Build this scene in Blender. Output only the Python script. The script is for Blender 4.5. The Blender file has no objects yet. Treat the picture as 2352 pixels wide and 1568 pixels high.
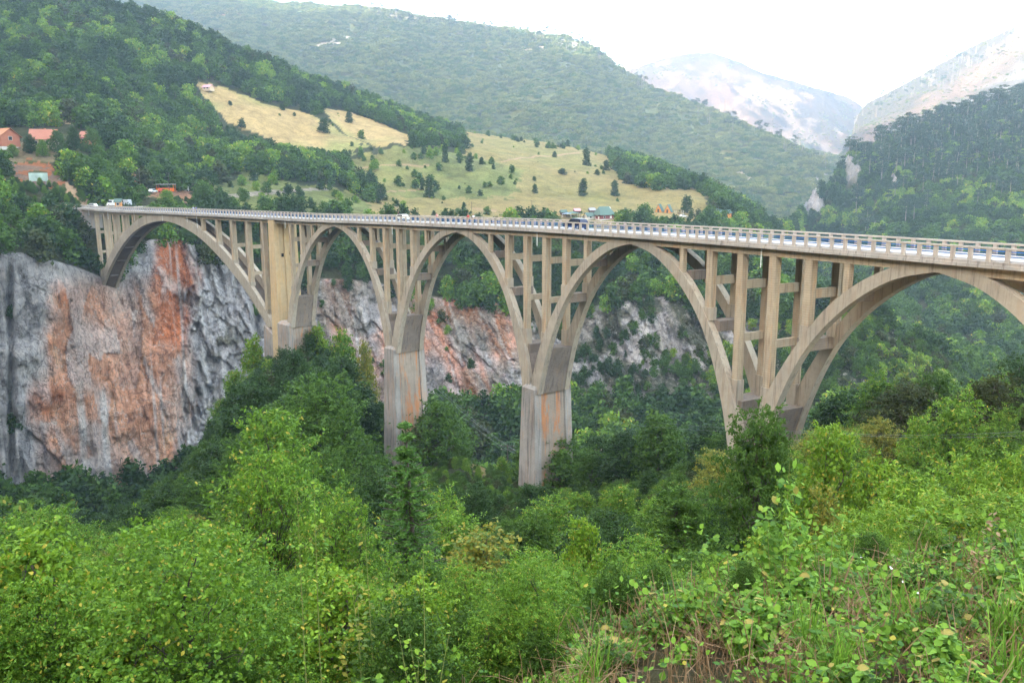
import bpy, math, random
import numpy as np
from mathutils import Matrix, Vector
random.seed(7); RNG = np.random.default_rng(11)
C = bpy.context.scene.collection
rad = math.radians
# ------------------------------------------------------------------ camera
PITCH, ROLL, EYE = 0.18507, -0.00386, 5.198
FD = 2718.945/3456*2352          # focal length in units of a 2352 px wide picture
cam = bpy.data.cameras.new('camera'); camo = bpy.data.objects.new('camera', cam); C.objects.link(camo)
cam.sensor_width = 36; cam.lens = 36*2718.945/3456; cam.clip_start = .2; cam.clip_end = 20000
cp, sp_, cr, sr = math.cos(PITCH), math.sin(PITCH), math.cos(ROLL), math.sin(ROLL)
FW = np.array([0, cp, -sp_]); R0 = np.array([1., 0, 0]); U0 = np.array([0, sp_, cp])
RT = cr*R0+sr*U0; UP = -sr*R0+cr*U0
m = Matrix(((RT[0], UP[0], -FW[0], 0), (RT[1], UP[1], -FW[1], 0), (RT[2], UP[2], -FW[2], EYE), (0, 0, 0, 1)))
camo.matrix_world = m
S = bpy.context.scene; S.camera = camo
# ------------------------------------------------------------------ light
SUN_AZ, SUN_EL = rad(-122), rad(16)       # azimuth from the view direction (+Y), clockwise
W = bpy.data.worlds.new('World'); S.world = W; W.use_nodes = True
nt = W.node_tree; nt.nodes.clear()
sky = nt.nodes.new('ShaderNodeTexSky'); sky.sky_type = 'NISHITA'; sky.sun_disc = False
sky.sun_elevation = SUN_EL; sky.sun_rotation = SUN_AZ; sky.altitude = 900
sky.air_density = 1.0; sky.dust_density = 6.0; sky.ozone_density = 0.4
bg = nt.nodes.new('ShaderNodeBackground'); bg.inputs['Strength'].default_value = .15
wo = nt.nodes.new('ShaderNodeOutputWorld')
tn = nt.nodes.new('ShaderNodeMix'); tn.data_type = 'RGBA'; tn.blend_type = 'MULTIPLY'; tn.inputs[0].default_value = 1; tn.inputs[7].default_value = (1.21, 1.02, .73, 1)
nt.links.new(sky.outputs[0], tn.inputs[6]); nt.links.new(tn.outputs[2], bg.inputs[0]); nt.links.new(bg.outputs[0], wo.inputs[0])
sl = bpy.data.lights.new('sun', 'SUN'); sl.energy = 4.2; sl.angle = rad(.6); sl.color = (1, .9, .74)
so = bpy.data.objects.new('sun', sl); C.objects.link(so)
sd = Vector((math.sin(SUN_AZ)*math.cos(SUN_EL), math.cos(SUN_AZ)*math.cos(SUN_EL), math.sin(SUN_EL)))
so.rotation_euler = sd.to_track_quat('Z', 'Y').to_euler()
S.view_settings.view_transform = 'Standard'; S.view_settings.look = 'None'; S.view_settings.gamma = 1
S.view_settings.exposure = 3.98
S.cycles.max_bounces = 6; S.cycles.diffuse_bounces = 1; S.cycles.glossy_bounces = 2; S.cycles.transmission_bounces = 3
S.cycles.volume_bounces = 1; S.cycles.use_denoising = True
S.cycles.use_adaptive_sampling = True
# ------------------------------------------------------------------ helpers
def pix(x, y, Y):
    """point at forward distance Y seen at (x, y) of the 2352 px wide picture"""
    u, v = (np.asarray(x, float)-1176)/FD, (784-np.asarray(y, float))/FD
    dx = u*RT[0]+v*UP[0]+FW[0]; dy = u*RT[1]+v*UP[1]+FW[1]; dz = u*RT[2]+v*UP[2]+FW[2]
    k = np.asarray(Y, float)/dy
    return dx*k, dy*k, dz*k+EYE
def proj(X, Y, Z):
    dx, dy, dz = np.asarray(X, float), np.asarray(Y, float), np.asarray(Z, float)-EYE
    D = dy*FW[1]+dz*FW[2]
    u = (dx*RT[0]+dy*RT[1]+dz*RT[2])/D; v = (dx*UP[0]+dy*UP[1]+dz*UP[2])/D
    return 1176+u*FD, 784-v*FD
def _h(ix, iy, iz, seed):
    n = (ix.astype(np.int64)*374761393+iy.astype(np.int64)*668265263+iz.astype(np.int64)*2147483647+seed*1274126177) & 0x7fffffff
    n = ((n ^ (n >> 13))*1274126177) & 0x7fffffff
    return ((n ^ (n >> 16)) & 0xffffff)/16777215.
def vnoise(x, y, z=0., seed=0):
    x, y, z = np.broadcast_arrays(np.asarray(x, float), np.asarray(y, float), np.asarray(z, float))
    ix, iy, iz = np.floor(x), np.floor(y), np.floor(z); fx, fy, fz = x-ix, y-iy, z-iz
    fx, fy, fz = [f*f*(3-2*f) for f in (fx, fy, fz)]
    ix, iy, iz = ix.astype(np.int64), iy.astype(np.int64), iz.astype(np.int64); o = 0
    for a in (0, 1):
        for b in (0, 1):
            for c in (0, 1):
                o = o+_h(ix+a, iy+b, iz+c, seed)*(fx if a else 1-fx)*(fy if b else 1-fy)*(fz if c else 1-fz)
    return o*2-1
def fbm(x, y, z=0., seed=0, o=4, g=.5):
    a, s, f = 1, 0, 1
    for i in range(o):
        s = s+a*vnoise(np.asarray(x)*f, np.asarray(y)*f, np.asarray(z)*f, seed+i*17); a *= g; f *= 2.03
    return s
def mk_mesh(name, v, f, mat=None, smooth=False, fattr=None, vattr=None, mats=None, midx=None):
    """v Nx3; f: list of (K x n) int arrays"""
    v = np.asarray(v, np.float32)
    if isinstance(f, np.ndarray): f = [f]
    me = bpy.data.meshes.new(name)
    me.vertices.add(len(v)); me.vertices.foreach_set('co', v.ravel())
    nl = sum(a.size for a in f); npoly = sum(len(a) for a in f)
    me.loops.add(nl); me.polygons.add(npoly)
    me.loops.foreach_set('vertex_index', np.concatenate([a.ravel() for a in f]).astype(np.int32))
    tot = np.concatenate([np.full(len(a), a.shape[1], np.int32) for a in f])
    st = np.concatenate([[0], np.cumsum(tot)[:-1]]).astype(np.int32)
    me.polygons.foreach_set('loop_start', st); me.polygons.foreach_set('loop_total', tot)
    me.polygons.foreach_set('use_smooth', np.full(npoly, bool(smooth)))
    if midx is not None: me.polygons.foreach_set('material_index', np.asarray(midx, np.int32))
    for k, a in (fattr or {}).items():
        at = me.attributes.new(k, 'FLOAT', 'FACE'); at.data.foreach_set('value', np.asarray(a, np.float32))
    for k, a in (vattr or {}).items():
        a = np.asarray(a, np.float32)
        if a.ndim == 2:
            at = me.attributes.new(k, 'FLOAT_COLOR', 'POINT'); at.data.foreach_set('color', np.concatenate([a, np.ones((len(a), 1), np.float32)], 1).ravel() if a.shape[1] == 3 else a.ravel())
        else:
            at = me.attributes.new(k, 'FLOAT', 'POINT'); at.data.foreach_set('value', a)
    for mm in (mats or ([mat] if mat else [])): me.materials.append(mm)
    me.update(); me.validate(); return me
class MB:
    """collects polygons, then makes one mesh"""
    def __init__(s): s.v = []; s.f = {}; s.n = 0
    def add(s, v, faces):
        v = [tuple(map(float, p)) for p in v]; s.v += v
        for f in faces: s.f.setdefault(len(f), []).append([i+s.n for i in f])
        s.n += len(v); return s
    def prism(s, ring0, ring1, cap=True):
        n = len(ring0); F = [(i, (i+1) % n, n+(i+1) % n, n+i) for i in range(n)]
        if cap: F += [tuple(range(n-1, -1, -1)), tuple(range(n, 2*n))]
        return s.add(list(ring0)+list(ring1), F)
    def loft(s, rings, cap=True):
        n = len(rings[0]); F = []
        for k in range(len(rings)-1):
            F += [(k*n+i, k*n+(i+1) % n, (k+1)*n+(i+1) % n, (k+1)*n+i) for i in range(n)]
        if cap: F += [tuple(range(n-1, -1, -1)), tuple(range((len(rings)-1)*n, len(rings)*n))]
        return s.add([p for r in rings for p in r], F)
    def box(s, c, d, rz=0, tf=None):
        x, y, z = [a/2 for a in d]; cs, sn = math.cos(rz), math.sin(rz); P = []
        for dz in (-z, z):
            for dx, dy in ((-x, -y), (x, -y), (x, y), (-x, y)):
                P.append((c[0]+dx*cs-dy*sn, c[1]+dx*sn+dy*cs, c[2]+dz))
        if tf: P = [tf(*p) for p in P]
        return s.prism(P[:4], P[4:])
    def tube(s, pts, r, n=6, cap=True):
        pts = [Vector(p) for p in pts]; rs = r if hasattr(r, '__len__') else [r]*len(pts); rings = []
        for i, p in enumerate(pts):
            d = (pts[min(i+1, len(pts)-1)]-pts[max(i-1, 0)]).normalized()
            a = d.orthogonal().normalized() if abs(d.z) > .9 else d.cross(Vector((0, 0, 1))).normalized(); b = d.cross(a)
            if abs(d.z) > .9: a = Vector((1, 0, 0)).cross(d).normalized(); b = d.cross(a)
            rings.append([p+a*math.cos(t*2*math.pi/n)*rs[i]+b*math.sin(t*2*math.pi/n)*rs[i] for t in range(n)])
        return s.loft(rings, cap)
    def mesh(s, name, mat, smooth=False):
        fs = [np.array(a, np.int64) for k, a in sorted(s.f.items())]
        return mk_mesh(name, np.array(s.v), fs, mat, smooth)
    def build(s, name, mat, parent=None, smooth=False, loc=None):
        return link(name, s.mesh(name, mat, smooth), parent, loc)
def link(name, me, parent=None, loc=None):
    o = bpy.data.objects.new(name, me); C.objects.link(o)
    if parent is not None:
        o.parent = parent
        if loc is None:           # geometry was written in world coordinates: undo the parents' shift
            q = parent; L = Vector((0, 0, 0))
            while q is not None: L += Vector(q.location); q = q.parent
            loc = -L
    if loc is not None: o.location = loc
    return o
def tag(o, label=None, cat=None, group=None, kind=None):
    for k, v in (('label', label), ('category', cat), ('group', group), ('kind', kind)):
        if v: o[k] = v
    return o
def empty(name, loc=(0, 0, 0), rz=0, label=None, cat=None, group=None):
    o = bpy.data.objects.new(name, None); C.objects.link(o); o.location = loc; o.rotation_euler = (0, 0, rz); o.empty_display_size = .5
    return tag(o, label, cat, group)
# ------------------------------------------------------------------ materials
def newmat(name):
    m = bpy.data.materials.new(name); m.use_nodes = True; t = m.node_tree; t.nodes.clear()
    o = t.nodes.new('ShaderNodeOutputMaterial'); return m, t, o
def N(t, typ, **kw):
    n = t.nodes.new('ShaderNode'+typ)
    for k, v in kw.items():
        if k.startswith('i_'):
            key = k[2:]; key = int(key) if key.isdigit() else key.replace('_', ' ')
            n.inputs[key].default_value = v
        else: setattr(n, k, v)
    return n
def L(t, a, b): t.links.new(a, b)
def mixc(t, fac, a, b, mode='MIX'):
    n = t.nodes.new('ShaderNodeMix'); n.data_type = 'RGBA'; n.blend_type = mode
    for s, v in ((0, fac), (6, a), (7, b)):
        if hasattr(v, 'is_linked'): t.links.new(v, n.inputs[s])
        else: n.inputs[s].default_value = v if s == 0 else (*v, 1)[:4]
    return n.outputs[2]
def ramp(t, src, pts):
    n = t.nodes.new('ShaderNodeValToRGB'); e = n.color_ramp.elements
    while len(e) < len(pts): e.new(.5)
    for el, (p, c) in zip(e, pts): el.position = p; el.color = (*c, 1) if hasattr(c, '__len__') else (c, c, c, 1)
    t.links.new(src, n.inputs[0]); return n.outputs[0]
def noise(t, vec, scale, det=4, rough=.6, dist=0):
    n = N(t, 'TexNoise', i_Scale=scale, i_Detail=det, i_Roughness=rough, i_Distortion=dist); t.links.new(vec, n.inputs['Vector']); return n.outputs[0]
def mapv(t, vec, scale=(1, 1, 1), rot=(0, 0, 0)):
    n = N(t, 'Mapping'); n.inputs['Scale'].default_value = scale; n.inputs['Rotation'].default_value = rot; t.links.new(vec, n.inputs['Vector']); return n.outputs[0]
def mathn(t, op, a, b=None, c=None):
    n = t.nodes.new('ShaderNodeMath'); n.operation = op
    for i, v in enumerate((a, b, c)):
        if v is None: continue
        if hasattr(v, 'is_linked'): t.links.new(v, n.inputs[i])
        else: n.inputs[i].default_value = v
    return n.outputs[0]
def bump(t, h, strength, dist):
    n = N(t, 'Bump', i_Strength=strength, i_Distance=dist); t.links.new(h, n.inputs['Height']); return n.outputs[0]
def plain(name, col, rough=.8, var=.12, scale=1.5, metal=0., spec=.3):
    m, t, o = newmat(name); g = N(t, 'NewGeometry'); b = N(t, 'BsdfPrincipled', i_Roughness=rough, i_Metallic=metal); b.inputs['Specular IOR Level'].default_value = spec
    n = noise(t, g.outputs['Position'], scale, 5)
    c = mixc(t, n, tuple(k*(1-var*1.5) for k in col), tuple(min(1, k*(1+var*1.5)) for k in col))
    L(t, c, b.inputs['Base Color']); L(t, b.outputs[0], o.inputs[0]); return m
def concrete(name, base, dark, stain, stain_amt=.5, dark_amt=.5, boards=True):
    m, t, o = newmat(name); g = N(t, 'NewGeometry'); P = g.outputs['Position']
    b = N(t, 'BsdfPrincipled', i_Roughness=.9); b.inputs['Specular IOR Level'].default_value = .2
    big = noise(t, P, .12, 4); mid = noise(t, P, .9, 6, .7); fine = noise(t, P, 9, 4, .7)
    st = noise(t, mapv(t, P, (.8, .8, .11)), 1., 7, .75, .6)       # streaks running down
    st2 = noise(t, mapv(t, P, (2.2, 2.2, .09)), 1., 7, .75, .4)
    c = mixc(t, ramp(t, mid, [(.3, 0), (.75, 1)]), base, tuple(k*.74 for k in base))
    c = mixc(t, mathn(t, 'MULTIPLY', ramp(t, st, [(.5, 0), (.58, 1)]), stain_amt), c, stain)
    c = mixc(t, mathn(t, 'MULTIPLY', ramp(t, st2, [(.53, 0), (.62, 1)]), dark_amt), c, dark)
    c = mixc(t, mathn(t, 'MULTIPLY', ramp(t, big, [(.45, 0), (.7, 1)]), dark_amt*.6), c, dark)
    # pale lichen flecks and the tint of fine grain
    vo = N(t, 'TexVoronoi', i_Scale=3.2); L(t, P, vo.inputs['Vector'])
    fl = mathn(t, 'MULTIPLY', ramp(t, vo.outputs['Distance'], [(.0, 1), (.16, 0)]), ramp(t, mid, [(.5, 0), (.6, 1)]))
    c = mixc(t, mathn(t, 'MULTIPLY', fl, .6), c, (.55, .53, .5))
    c = mixc(t, ramp(t, fine, [(.3, 0), (.8, .35)]), c, tuple(k*.6 for k in base))
    if boards:
        wv = N(t, 'TexWave', i_Scale=1.1, i_Distortion=.6, bands_direction='Z'); wv.inputs['Detail'].default_value = 2; L(t, P, wv.inputs['Vector'])
        c = mixc(t, ramp(t, wv.outputs[1], [(0, .28), (.2, 0)]), c, dark)
    L(t, c, b.inputs['Base Color'])
    hh = mathn(t, 'ADD', mid, mathn(t, 'MULTIPLY', fine, .4))
    L(t, bump(t, hh, .5, .08), b.inputs['Normal']); L(t, b.outputs[0], o.inputs[0]); return m
M_CONC = concrete('concrete_tan', (.58, .47, .34), (.17, .135, .11), (.56, .31, .15), .4, .5)
M_RIB = concrete('concrete_rib', (.50, .43, .345), (.14, .12, .105), (.45, .30, .19), .3, .6, False)
M_PIER = concrete('concrete_pier', (.44, .40, .365), (.10, .095, .095), (.60, .27, .10), .3, .8)
M_TOWER = concrete('concrete_tower', (.72, .53, .31), (.32, .25, .18), (.75, .42, .14), .4, .3)
M_DECK = concrete('concrete_deck', (.62, .56, .51), (.13, .115, .105), (.5, .36, .27), .3, .65)
M_RAIL = concrete('concrete_rail', (.62, .54, .475), (.24, .21, .19), (.5, .35, .25), .2, .3, False)
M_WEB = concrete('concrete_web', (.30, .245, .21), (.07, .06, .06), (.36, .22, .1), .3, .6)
M_SOFF_SHADE = concrete('concrete_soffit_shade', (.17, .14, .12), (.06, .055, .05), (.25, .15, .08), .3, .6)  # base colour darkened to stand in for shade under the main arch
M_PANEL = concrete('concrete_stained', (.43, .35, .28), (.12, .105, .10), (.60, .23, .075), .95, .6)
M_ROAD = plain('road_grey', (.42, .42, .45), .85, .1)
M_KERB = plain('kerb_pale', (.56, .55, .57), .8, .1)
M_WHITE = plain('paint_white', (.78, .78, .76), .5, .04)
M_BLUE = plain('paint_blue', (.02, .13, .42), .45, .05)
# ------------------------------------------------------------------ terrain
def zy(z):  # marks a height instead of a picture row
    return ('z', z)
FEATS = [  # each: list of (column in the 2352 px picture, forward distance, row or height)
 [(-500,-1.5,zy(3.3)),(2850,-1.5,zy(3.5))],
 [(-500,3,zy(1.2)),(600,3.2,zy(1.3)),(900,3.6,zy(1.4)),(1200,5,zy(1.35)),(1500,7,zy(1.0)),(1900,8,zy(.9)),(2352,9,zy(.7)),(2850,9,zy(.9))],
 [(-500,24,zy(-9)),(900,24,zy(-9.5)),(1500,24,zy(-10)),(1900,24,zy(-9.5)),(2352,24,zy(-8.5)),(2850,24,zy(-8.5))],
 [(-500,60,zy(-30)),(900,60,zy(-28)),(1500,60,zy(-24)),(1900,55,zy(-20)),(2352,50,zy(-17)),(2850,50,zy(-16))],
 [(-500,160,zy(-76)),(0,170,zy(-82)),(230,180,zy(-82)),(400,195,zy(-72)),(520,205,zy(-55)),(600,214,zy(-46)),(680,220,zy(-40)),(800,207,zy(-50)),(880,194,zy(-63)),(980,192,zy(-63)),(1080,176,zy(-55)),(1190,155,zy(-54)),(1320,150,zy(-53)),(1400,140,zy(-48)),(1600,118,zy(-37)),(1740,108,zy(-32)),(1900,100,zy(-28)),(2100,92,zy(-25)),(2352,85,zy(-22)),(2850,80,zy(-20))],
 [(-500,215,zy(-112)),(230,240,zy(-112)),(400,255,zy(-112)),(700,275,zy(-112)),(930,290,zy(-112)),(1255,285,zy(-112)),(1600,260,zy(-110)),(1900,240,zy(-105)),(2352,230,zy(-100)),(2850,230,zy(-100))],
 [(-500,245,zy(-106)),(0,258,1125),(100,268,1140),(200,280,1148),(300,292,1142),(420,305,zy(-106)),(600,325,zy(-100)),(930,345,zy(-95)),(1255,350,zy(-88)),(1400,372,zy(-92)),(1600,365,zy(-94)),(1800,320,zy(-88)),(1950,300,zy(-84)),(2200,310,zy(-84)),(2352,380,zy(-90)),(2850,400,zy(-90))],
 [(-500,258,560),(0,268,585),(60,275,588),(120,283,603),(180,298,615),(222,309,628),(262,316,650),(300,328,585),(345,335,548),(395,340,545),(450,346,560),(520,356,600),(600,366,640),(720,376,640),(850,386,650),(1000,391,690),(1130,393,700),(1200,396,735),(1300,400,735),(1400,396,700),(1550,392,690),(1650,388,760),(1750,380,740),(1850,365,725),(1950,350,690),(2050,345,765),(2150,345,828),(2200,350,860),(2280,400,850),(2352,430,840),(2850,450,840)],
 [(-500,325,440),(0,325,432),(130,325,470),(185,327,479),(240,343,487),(300,352,492),(450,370,484),(620,390,500),(800,410,507),(1000,425,512),(1200,435,522),(1400,445,530),(1600,445,560),(1700,440,590),(1800,435,640),(1900,435,690),(1960,430,zy(-95)),(2050,430,zy(-108)),(2200,440,zy(-108)),(2352,520,750),(2850,560,740)],
 [(-500,395,345),(0,400,342),(120,395,338),(200,398,345),(300,400,400),(450,430,445),(620,470,435),(760,500,445),(900,520,472),(1050,520,482),(1200,520,492),(1400,520,494),(1550,520,496),(1650,525,520),(1720,525,560),(1800,600,620),(1900,650,zy(-95)),(2000,650,650),(2100,640,650),(2352,650,610),(2850,650,600)],
 [(-500,520,180),(0,520,245),(200,520,245),(320,540,300),(450,560,350),(600,590,340),(760,620,333),(930,650,333),(1050,680,345),(1200,700,370),(1400,700,400),(1550,680,425),(1640,640,455),(1720,620,515),(1780,620,560),(1850,800,zy(-85)),(1940,800,zy(-85)),(2000,850,480),(2150,850,450),(2352,850,410),(2850,850,380)],
 [(-500,650,-260),(0,750,-50),(250,780,15),(400,790,48),(520,800,107),(600,810,137),(700,830,182),(800,850,215),(900,870,252),(970,880,282),(1000,900,292),(1100,930,306),(1200,950,317),(1300,950,332),(1400,930,355),(1500,900,378),(1600,850,420),(1650,800,445),(1700,740,475),(1760,680,510),(1800,650,545),(1830,950,500),(1860,955,482),(1900,965,432),(1930,1000,392),(1960,1050,362),(2050,1100,318),(2150,1150,280),(2250,1200,252),(2352,1250,225),(2850,1350,60)],
 [(-500,950,zy(230)),(0,950,zy(180)),(600,1000,zy(60)),(900,1100,zy(10)),(1200,1150,zy(5)),(1600,1050,zy(-60)),(1800,1100,zy(-110)),(1930,1250,zy(-60)),(2050,1450,zy(40)),(2352,1600,zy(100)),(2850,1700,zy(220))],
 [(-500,1600,zy(300)),(0,1600,zy(220)),(500,1550,185),(1000,1400,290),(1200,1400,340),(1400,1350,385),(1600,1300,440),(1800,1250,505),(1880,1300,505),(1945,1600,zy(20)),(2050,1900,zy(120)),(2352,1900,zy(190)),(2850,1900,zy(250))],
 [(-500,2600,-80),(0,2600,-40),(400,2600,-8),(600,2600,0),(800,2550,15),(900,2500,24),(1050,2450,48),(1200,2400,66),(1300,2350,82),(1370,2300,108),(1400,2250,140),(1430,2200,163),(1500,2100,206),(1560,2050,222),(1650,1950,258),(1750,1850,298),(1850,1750,338),(1900,1700,368),(1925,1720,385),(1945,2200,350),(1975,2700,243),(2050,2700,198),(2150,2650,138),(2250,2600,92),(2352,2500,45),(2850,2400,-150)],
 [(-500,3100,zy(500)),(600,3100,zy(380)),(1200,3000,zy(260)),(1500,2800,zy(120)),(1945,3000,zy(120)),(2352,3200,zy(400)),(2850,3200,zy(600))],
 [(-500,3700,200),(1300,3700,180),(1430,3700,166),(1465,3700,152),(1500,3700,134),(1540,3700,122),(1600,3700,117),(1650,3700,119),(1700,3700,139),(1760,3700,160),(1850,3700,190),(1930,3700,215),(1975,3700,240),(2050,3700,300),(2850,3700,300)],
 [(-500,5600,zy(300)),(2850,5600,zy(300))]]
SUBS = [26, 26, 30, 40, 20, 24, 150, 34, 30, 44, 60, 16, 26, 70, 10, 60, 8]
NC = 1000
TA = np.linspace(-.92, .92, NC)
FT = []
for k, ft in enumerate(FEATS):
    t, Yv, zv = [], [], []
    for x, Y, q in ft:
        if isinstance(q, tuple):
            z = q[1]; y = 700.
            if Y > 1:
                for _ in range(12):
                    X_, _y, z_ = pix(x, y, Y); y += (z_-z)*FD/Y*.93
                X_ = float(pix(x, y, Y)[0]); t.append(X_/Y)
            else: t.append((x-1176)/FD)
        else:
            X_, _y, z = pix(x, q, Y); t.append(float(X_)/Y)
        Yv.append(Y); zv.append(float(z))
    t = np.array(t); o = np.argsort(t)
    FT.append((np.interp(TA, t[o], np.array(Yv, float)[o]), np.interp(TA, t[o], np.array(zv)[o])))
def smooth1(a, n):
    k = np.hanning(2*n+1); k /= k.sum(); return np.convolve(np.pad(a, n, mode='edge'), k, 'valid')
FT = [(smooth1(a, w), smooth1(b, w)) for (a, b), w in zip(FT, [30, 30, 30, 30, 22, 30, 14, 5, 8, 16, 20, 16, 24, 24, 7, 20, 10, 10])]
rows_Y, rows_z, rows_s = [], [], []
for k in range(len(FT)-1):
    a, b = FT[k], FT[k+1]; n = SUBS[k]
    w = 3 if 5 <= k <= 7 else 9
    for j in range(n+(k == len(FT)-2)):
        f = j/n
        if k in (0,): g = f
        elif k in (13, 15): g = f**1.08                 # big far slopes: a little steeper near the crest
        else: g = f
        rows_Y.append(a[0]+(b[0]-a[0])*f); rows_z.append(a[1]+(b[1]-a[1])*g); rows_s.append(k+f)
TY, TZ, TS = np.array(rows_Y), np.array(rows_z), np.array(rows_s)     # rows x columns
# soften the creases across distance
for _ in range(3):
    TZs = TZ.copy(); TZs[1:-1] = (TZ[:-2]+2*TZ[1:-1]+TZ[2:])/4
    keep = ((TS > 6) & (TS < 7.2)) | (TS < 1.5); TZ = np.where(keep[:, None], TZ, TZs)
TX = TY*TA[None, :]
TX[TY < 1] = (np.broadcast_to(TA[None, :], TY.shape)*1.)[TY < 1]*3
# close to the camera the fan is spread out so that it reaches to both sides
TX += np.sign(TA)[None, :]*np.clip(np.abs(TA)-.6, 0, 1)[None, :]*np.clip(14-TY, 0, 14)*3
SG = np.broadcast_to(TS[:, None], TY.shape)
DX, DY0 = proj(TX, np.maximum(TY, 1), TZ)                              # undisturbed picture position of each node
# ruggedness
rug = np.interp(SG, [0, 1.5, 3, 5, 6, 7, 8, 11, 13, 14, 16], [.12, .6, 1.2, 1.5, .5, 2, 2.5, 5, 9, 10, 22])
crest = np.minimum(np.abs(SG-11), 1)*np.minimum(np.abs(SG-14), 1)*np.minimum(np.abs(SG-16), 1)*.75+.25
sc = np.interp(TY, [0, 60, 300, 1000, 3000], [4, 14, 35, 90, 260])
TZ = TZ+rug*crest*fbm(TX/40., TY/40., 0, 3, 2)*np.clip(TY/40, .1, 1)*.6+rug*crest*fbm(TX/170., TY/170., 5, 9, 4)*np.clip(TY/400, 0, 1)
farm = np.clip((SG-12.3)/.7, 0, 1)
spur = np.abs(fbm(TX/520.+.3*TY/900., TY/1500., 2, 21, 4, .55))
TZ = TZ-farm*crest*(spur-.25)*np.interp(SG, [12, 14, 15, 16], [70, 85, 160, 220])*np.clip(1-np.abs(SG-13.6)/3.2, .2, 1)
# near ground lumps
TZ = TZ+np.clip(1-TY/20, 0, 1)*.10*fbm(TX*.9, TY*.9, 0, 5, 3)
# cliff: push the wall in and out
cl = np.clip((SG-6.0)/.12, 0, 1)*np.clip((7.06-SG)/.1, 0, 1)
wallu = TX*.9+TY*.35
rug1 = 7*fbm(wallu/38, TZ/70, 0, 31, 3)+3.2*np.abs(fbm(wallu/9, TZ/34, 1, 37, 4, .6))*2+1.3*fbm(wallu/3.2, TZ/6, 0, 41, 4, .65)
led = 2.4*vnoise(wallu/30, TZ/7., 0, 51)
def blocks(u, z, su, sz, seed, tilt=1.):
    """broken rock: every cell of a jittered grid is a slab with its own offset and lean"""
    gu, gz = u/su+.35*vnoise(u/su*.7, z/sz*.7, 0, seed+5), z/sz+.3*vnoise(u/su*.8, z/sz*.8, 0, seed+6); iu, iz = np.floor(gu), np.floor(gz); best = np.full(u.shape, 9.); b2_ = np.full(u.shape, 9.); val = np.zeros(u.shape); ang = np.zeros(u.shape)
    for a_ in (-1, 0, 1):
        for c_ in (-1, 0, 1):
            ju, jz = (iu+a_).astype(np.int64), (iz+c_).astype(np.int64); q = np.zeros_like(ju)
            du = gu-(ju+_h(ju, jz, q, seed)); dz = gz-(jz+_h(ju, jz, q, seed+1)); d = np.hypot(du, dz); r1 = _h(ju, jz, q, seed+2)*2-1; r2 = _h(ju, jz, q, seed+3)*2-1; r3 = _h(ju, jz, q, seed+4)*2-1
            n_ = d < best; b2_ = np.where(n_, best, np.minimum(b2_, d)); val = np.where(n_, r1+tilt*(r2*du+r3*dz), val); best = np.where(n_, d, best)
    return val, b2_-best
bk1, cr1 = blocks(wallu+.25*TZ, TZ, 19, 52, 301, 1.6); bk2, cr2 = blocks(wallu+.15*TZ, TZ, 6.0, 19, 311, 1.8); bk3, cr3 = blocks(wallu+.1*TZ, TZ-.3*wallu, 2.3, 5.5, 321, 1.5)
wedge = np.clip((SG-6)/1, 0, 1)
rghn = np.where((DX > 420) & (DX < 700), 1.35, np.where(DX < 420, .30, .8)); lft = np.clip((430-DX)/40, 0, 1); dY = cl*((.42*lft+.40*(1-lft))*rug1+.5*led-2+rghn*(np.where(DX < 420, 1.6, 1.2)*bk1+np.where(DX < 420, 1.0, 1.3)*bk2+1.3*bk3)+np.where(DX < 420, 0., .7)*(cr2 < .05))
gully = np.exp(-((DX-22-(DY0-600)*.01)/7)**2)*np.clip((DY0-585)/40, 0, 1)*3.5*cl+np.exp(-((DX-592)/9)**2)*np.clip(1-np.abs(DY0-735)/70, 0, 1)*8*cl
dY = dY+gully
TYd = TY+dY; TXd = TX*(TYd/np.maximum(TY, 1.)) if True else TX
TXd = np.where(TY > 1, TXd, TX)
# ---- surface colours (what the ground is made of, fixed to the place; fields painted sunlit)
def inpoly(px_, py_, poly):
    px_, py_ = np.asarray(px_, float), np.asarray(py_, float); r = np.zeros(px_.shape, bool); n = len(poly)
    for i in range(n):
        x1, y1 = poly[i]; x2, y2 = poly[(i+1) % n]
        if y1 == y2: continue
        c = ((y1 > py_) != (y2 > py_)) & (px_ < (x2-x1)*(py_-y1)/(y2-y1)+x1); r ^= c
    return r
FIELD1 = [(448,184),(520,198),(600,230),(700,256),(770,292),(845,330),(800,342),(740,338),(660,326),(590,306),(530,284),(495,245)]
FIELD2 = [(742,246),(800,257),(865,278),(942,312),(935,340),(860,334),(800,306),(765,280)]
MEADOW = [(1010,288),(1065,284),(1100,305),(1200,316),(1300,334),(1395,352),(1405,385),(1440,425),(1500,437),(1565,436),(1625,445),(1625,500),(1400,520),(850,520),(845,460),(880,440),(960,425),(1010,400),(1060,360),(1075,320)]
MEADOW2 = [(560,395),(700,425),(800,430),(850,470),(850,505),(620,505),(480,470),(480,430)]
SCRUB = [(800,352),(1000,335),(1080,355),(1210,400),(1180,450),(1060,445),(900,445),(800,415)]
TERR = [(0,333),(90,330),(170,345),(150,365),(90,368),(0,366)]
REDBANK = [(28,375),(60,362),(110,366),(135,395),(165,425),(200,455),(215,470),(150,470),(150,440),(40,415)]
PALEBANK = [(145,268),(250,278),(330,335),(350,352),(300,352),(240,312),(150,292)]
SOIL2 = [(300,388),(322,398),(345,440),(430,430),(450,452),(430,470),(330,455),(305,420)]
CLEAR = [(1030,1000),(1180,1000),(1215,1065),(1205,1095),(1090,1090),(1050,1050)]
ROADP = [(500,452),(620,438),(760,430),(760,436),(620,446),(500,462)]
gr = fbm(TX/60, TY/60, 0, 61, 4); gf = fbm(TX/9, TY/9, 0, 67, 4)
def C3(c): return np.array(c, float)
col = np.empty(TY.shape+(3,)); col[:] = C3((.045, .06, .022))
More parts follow.
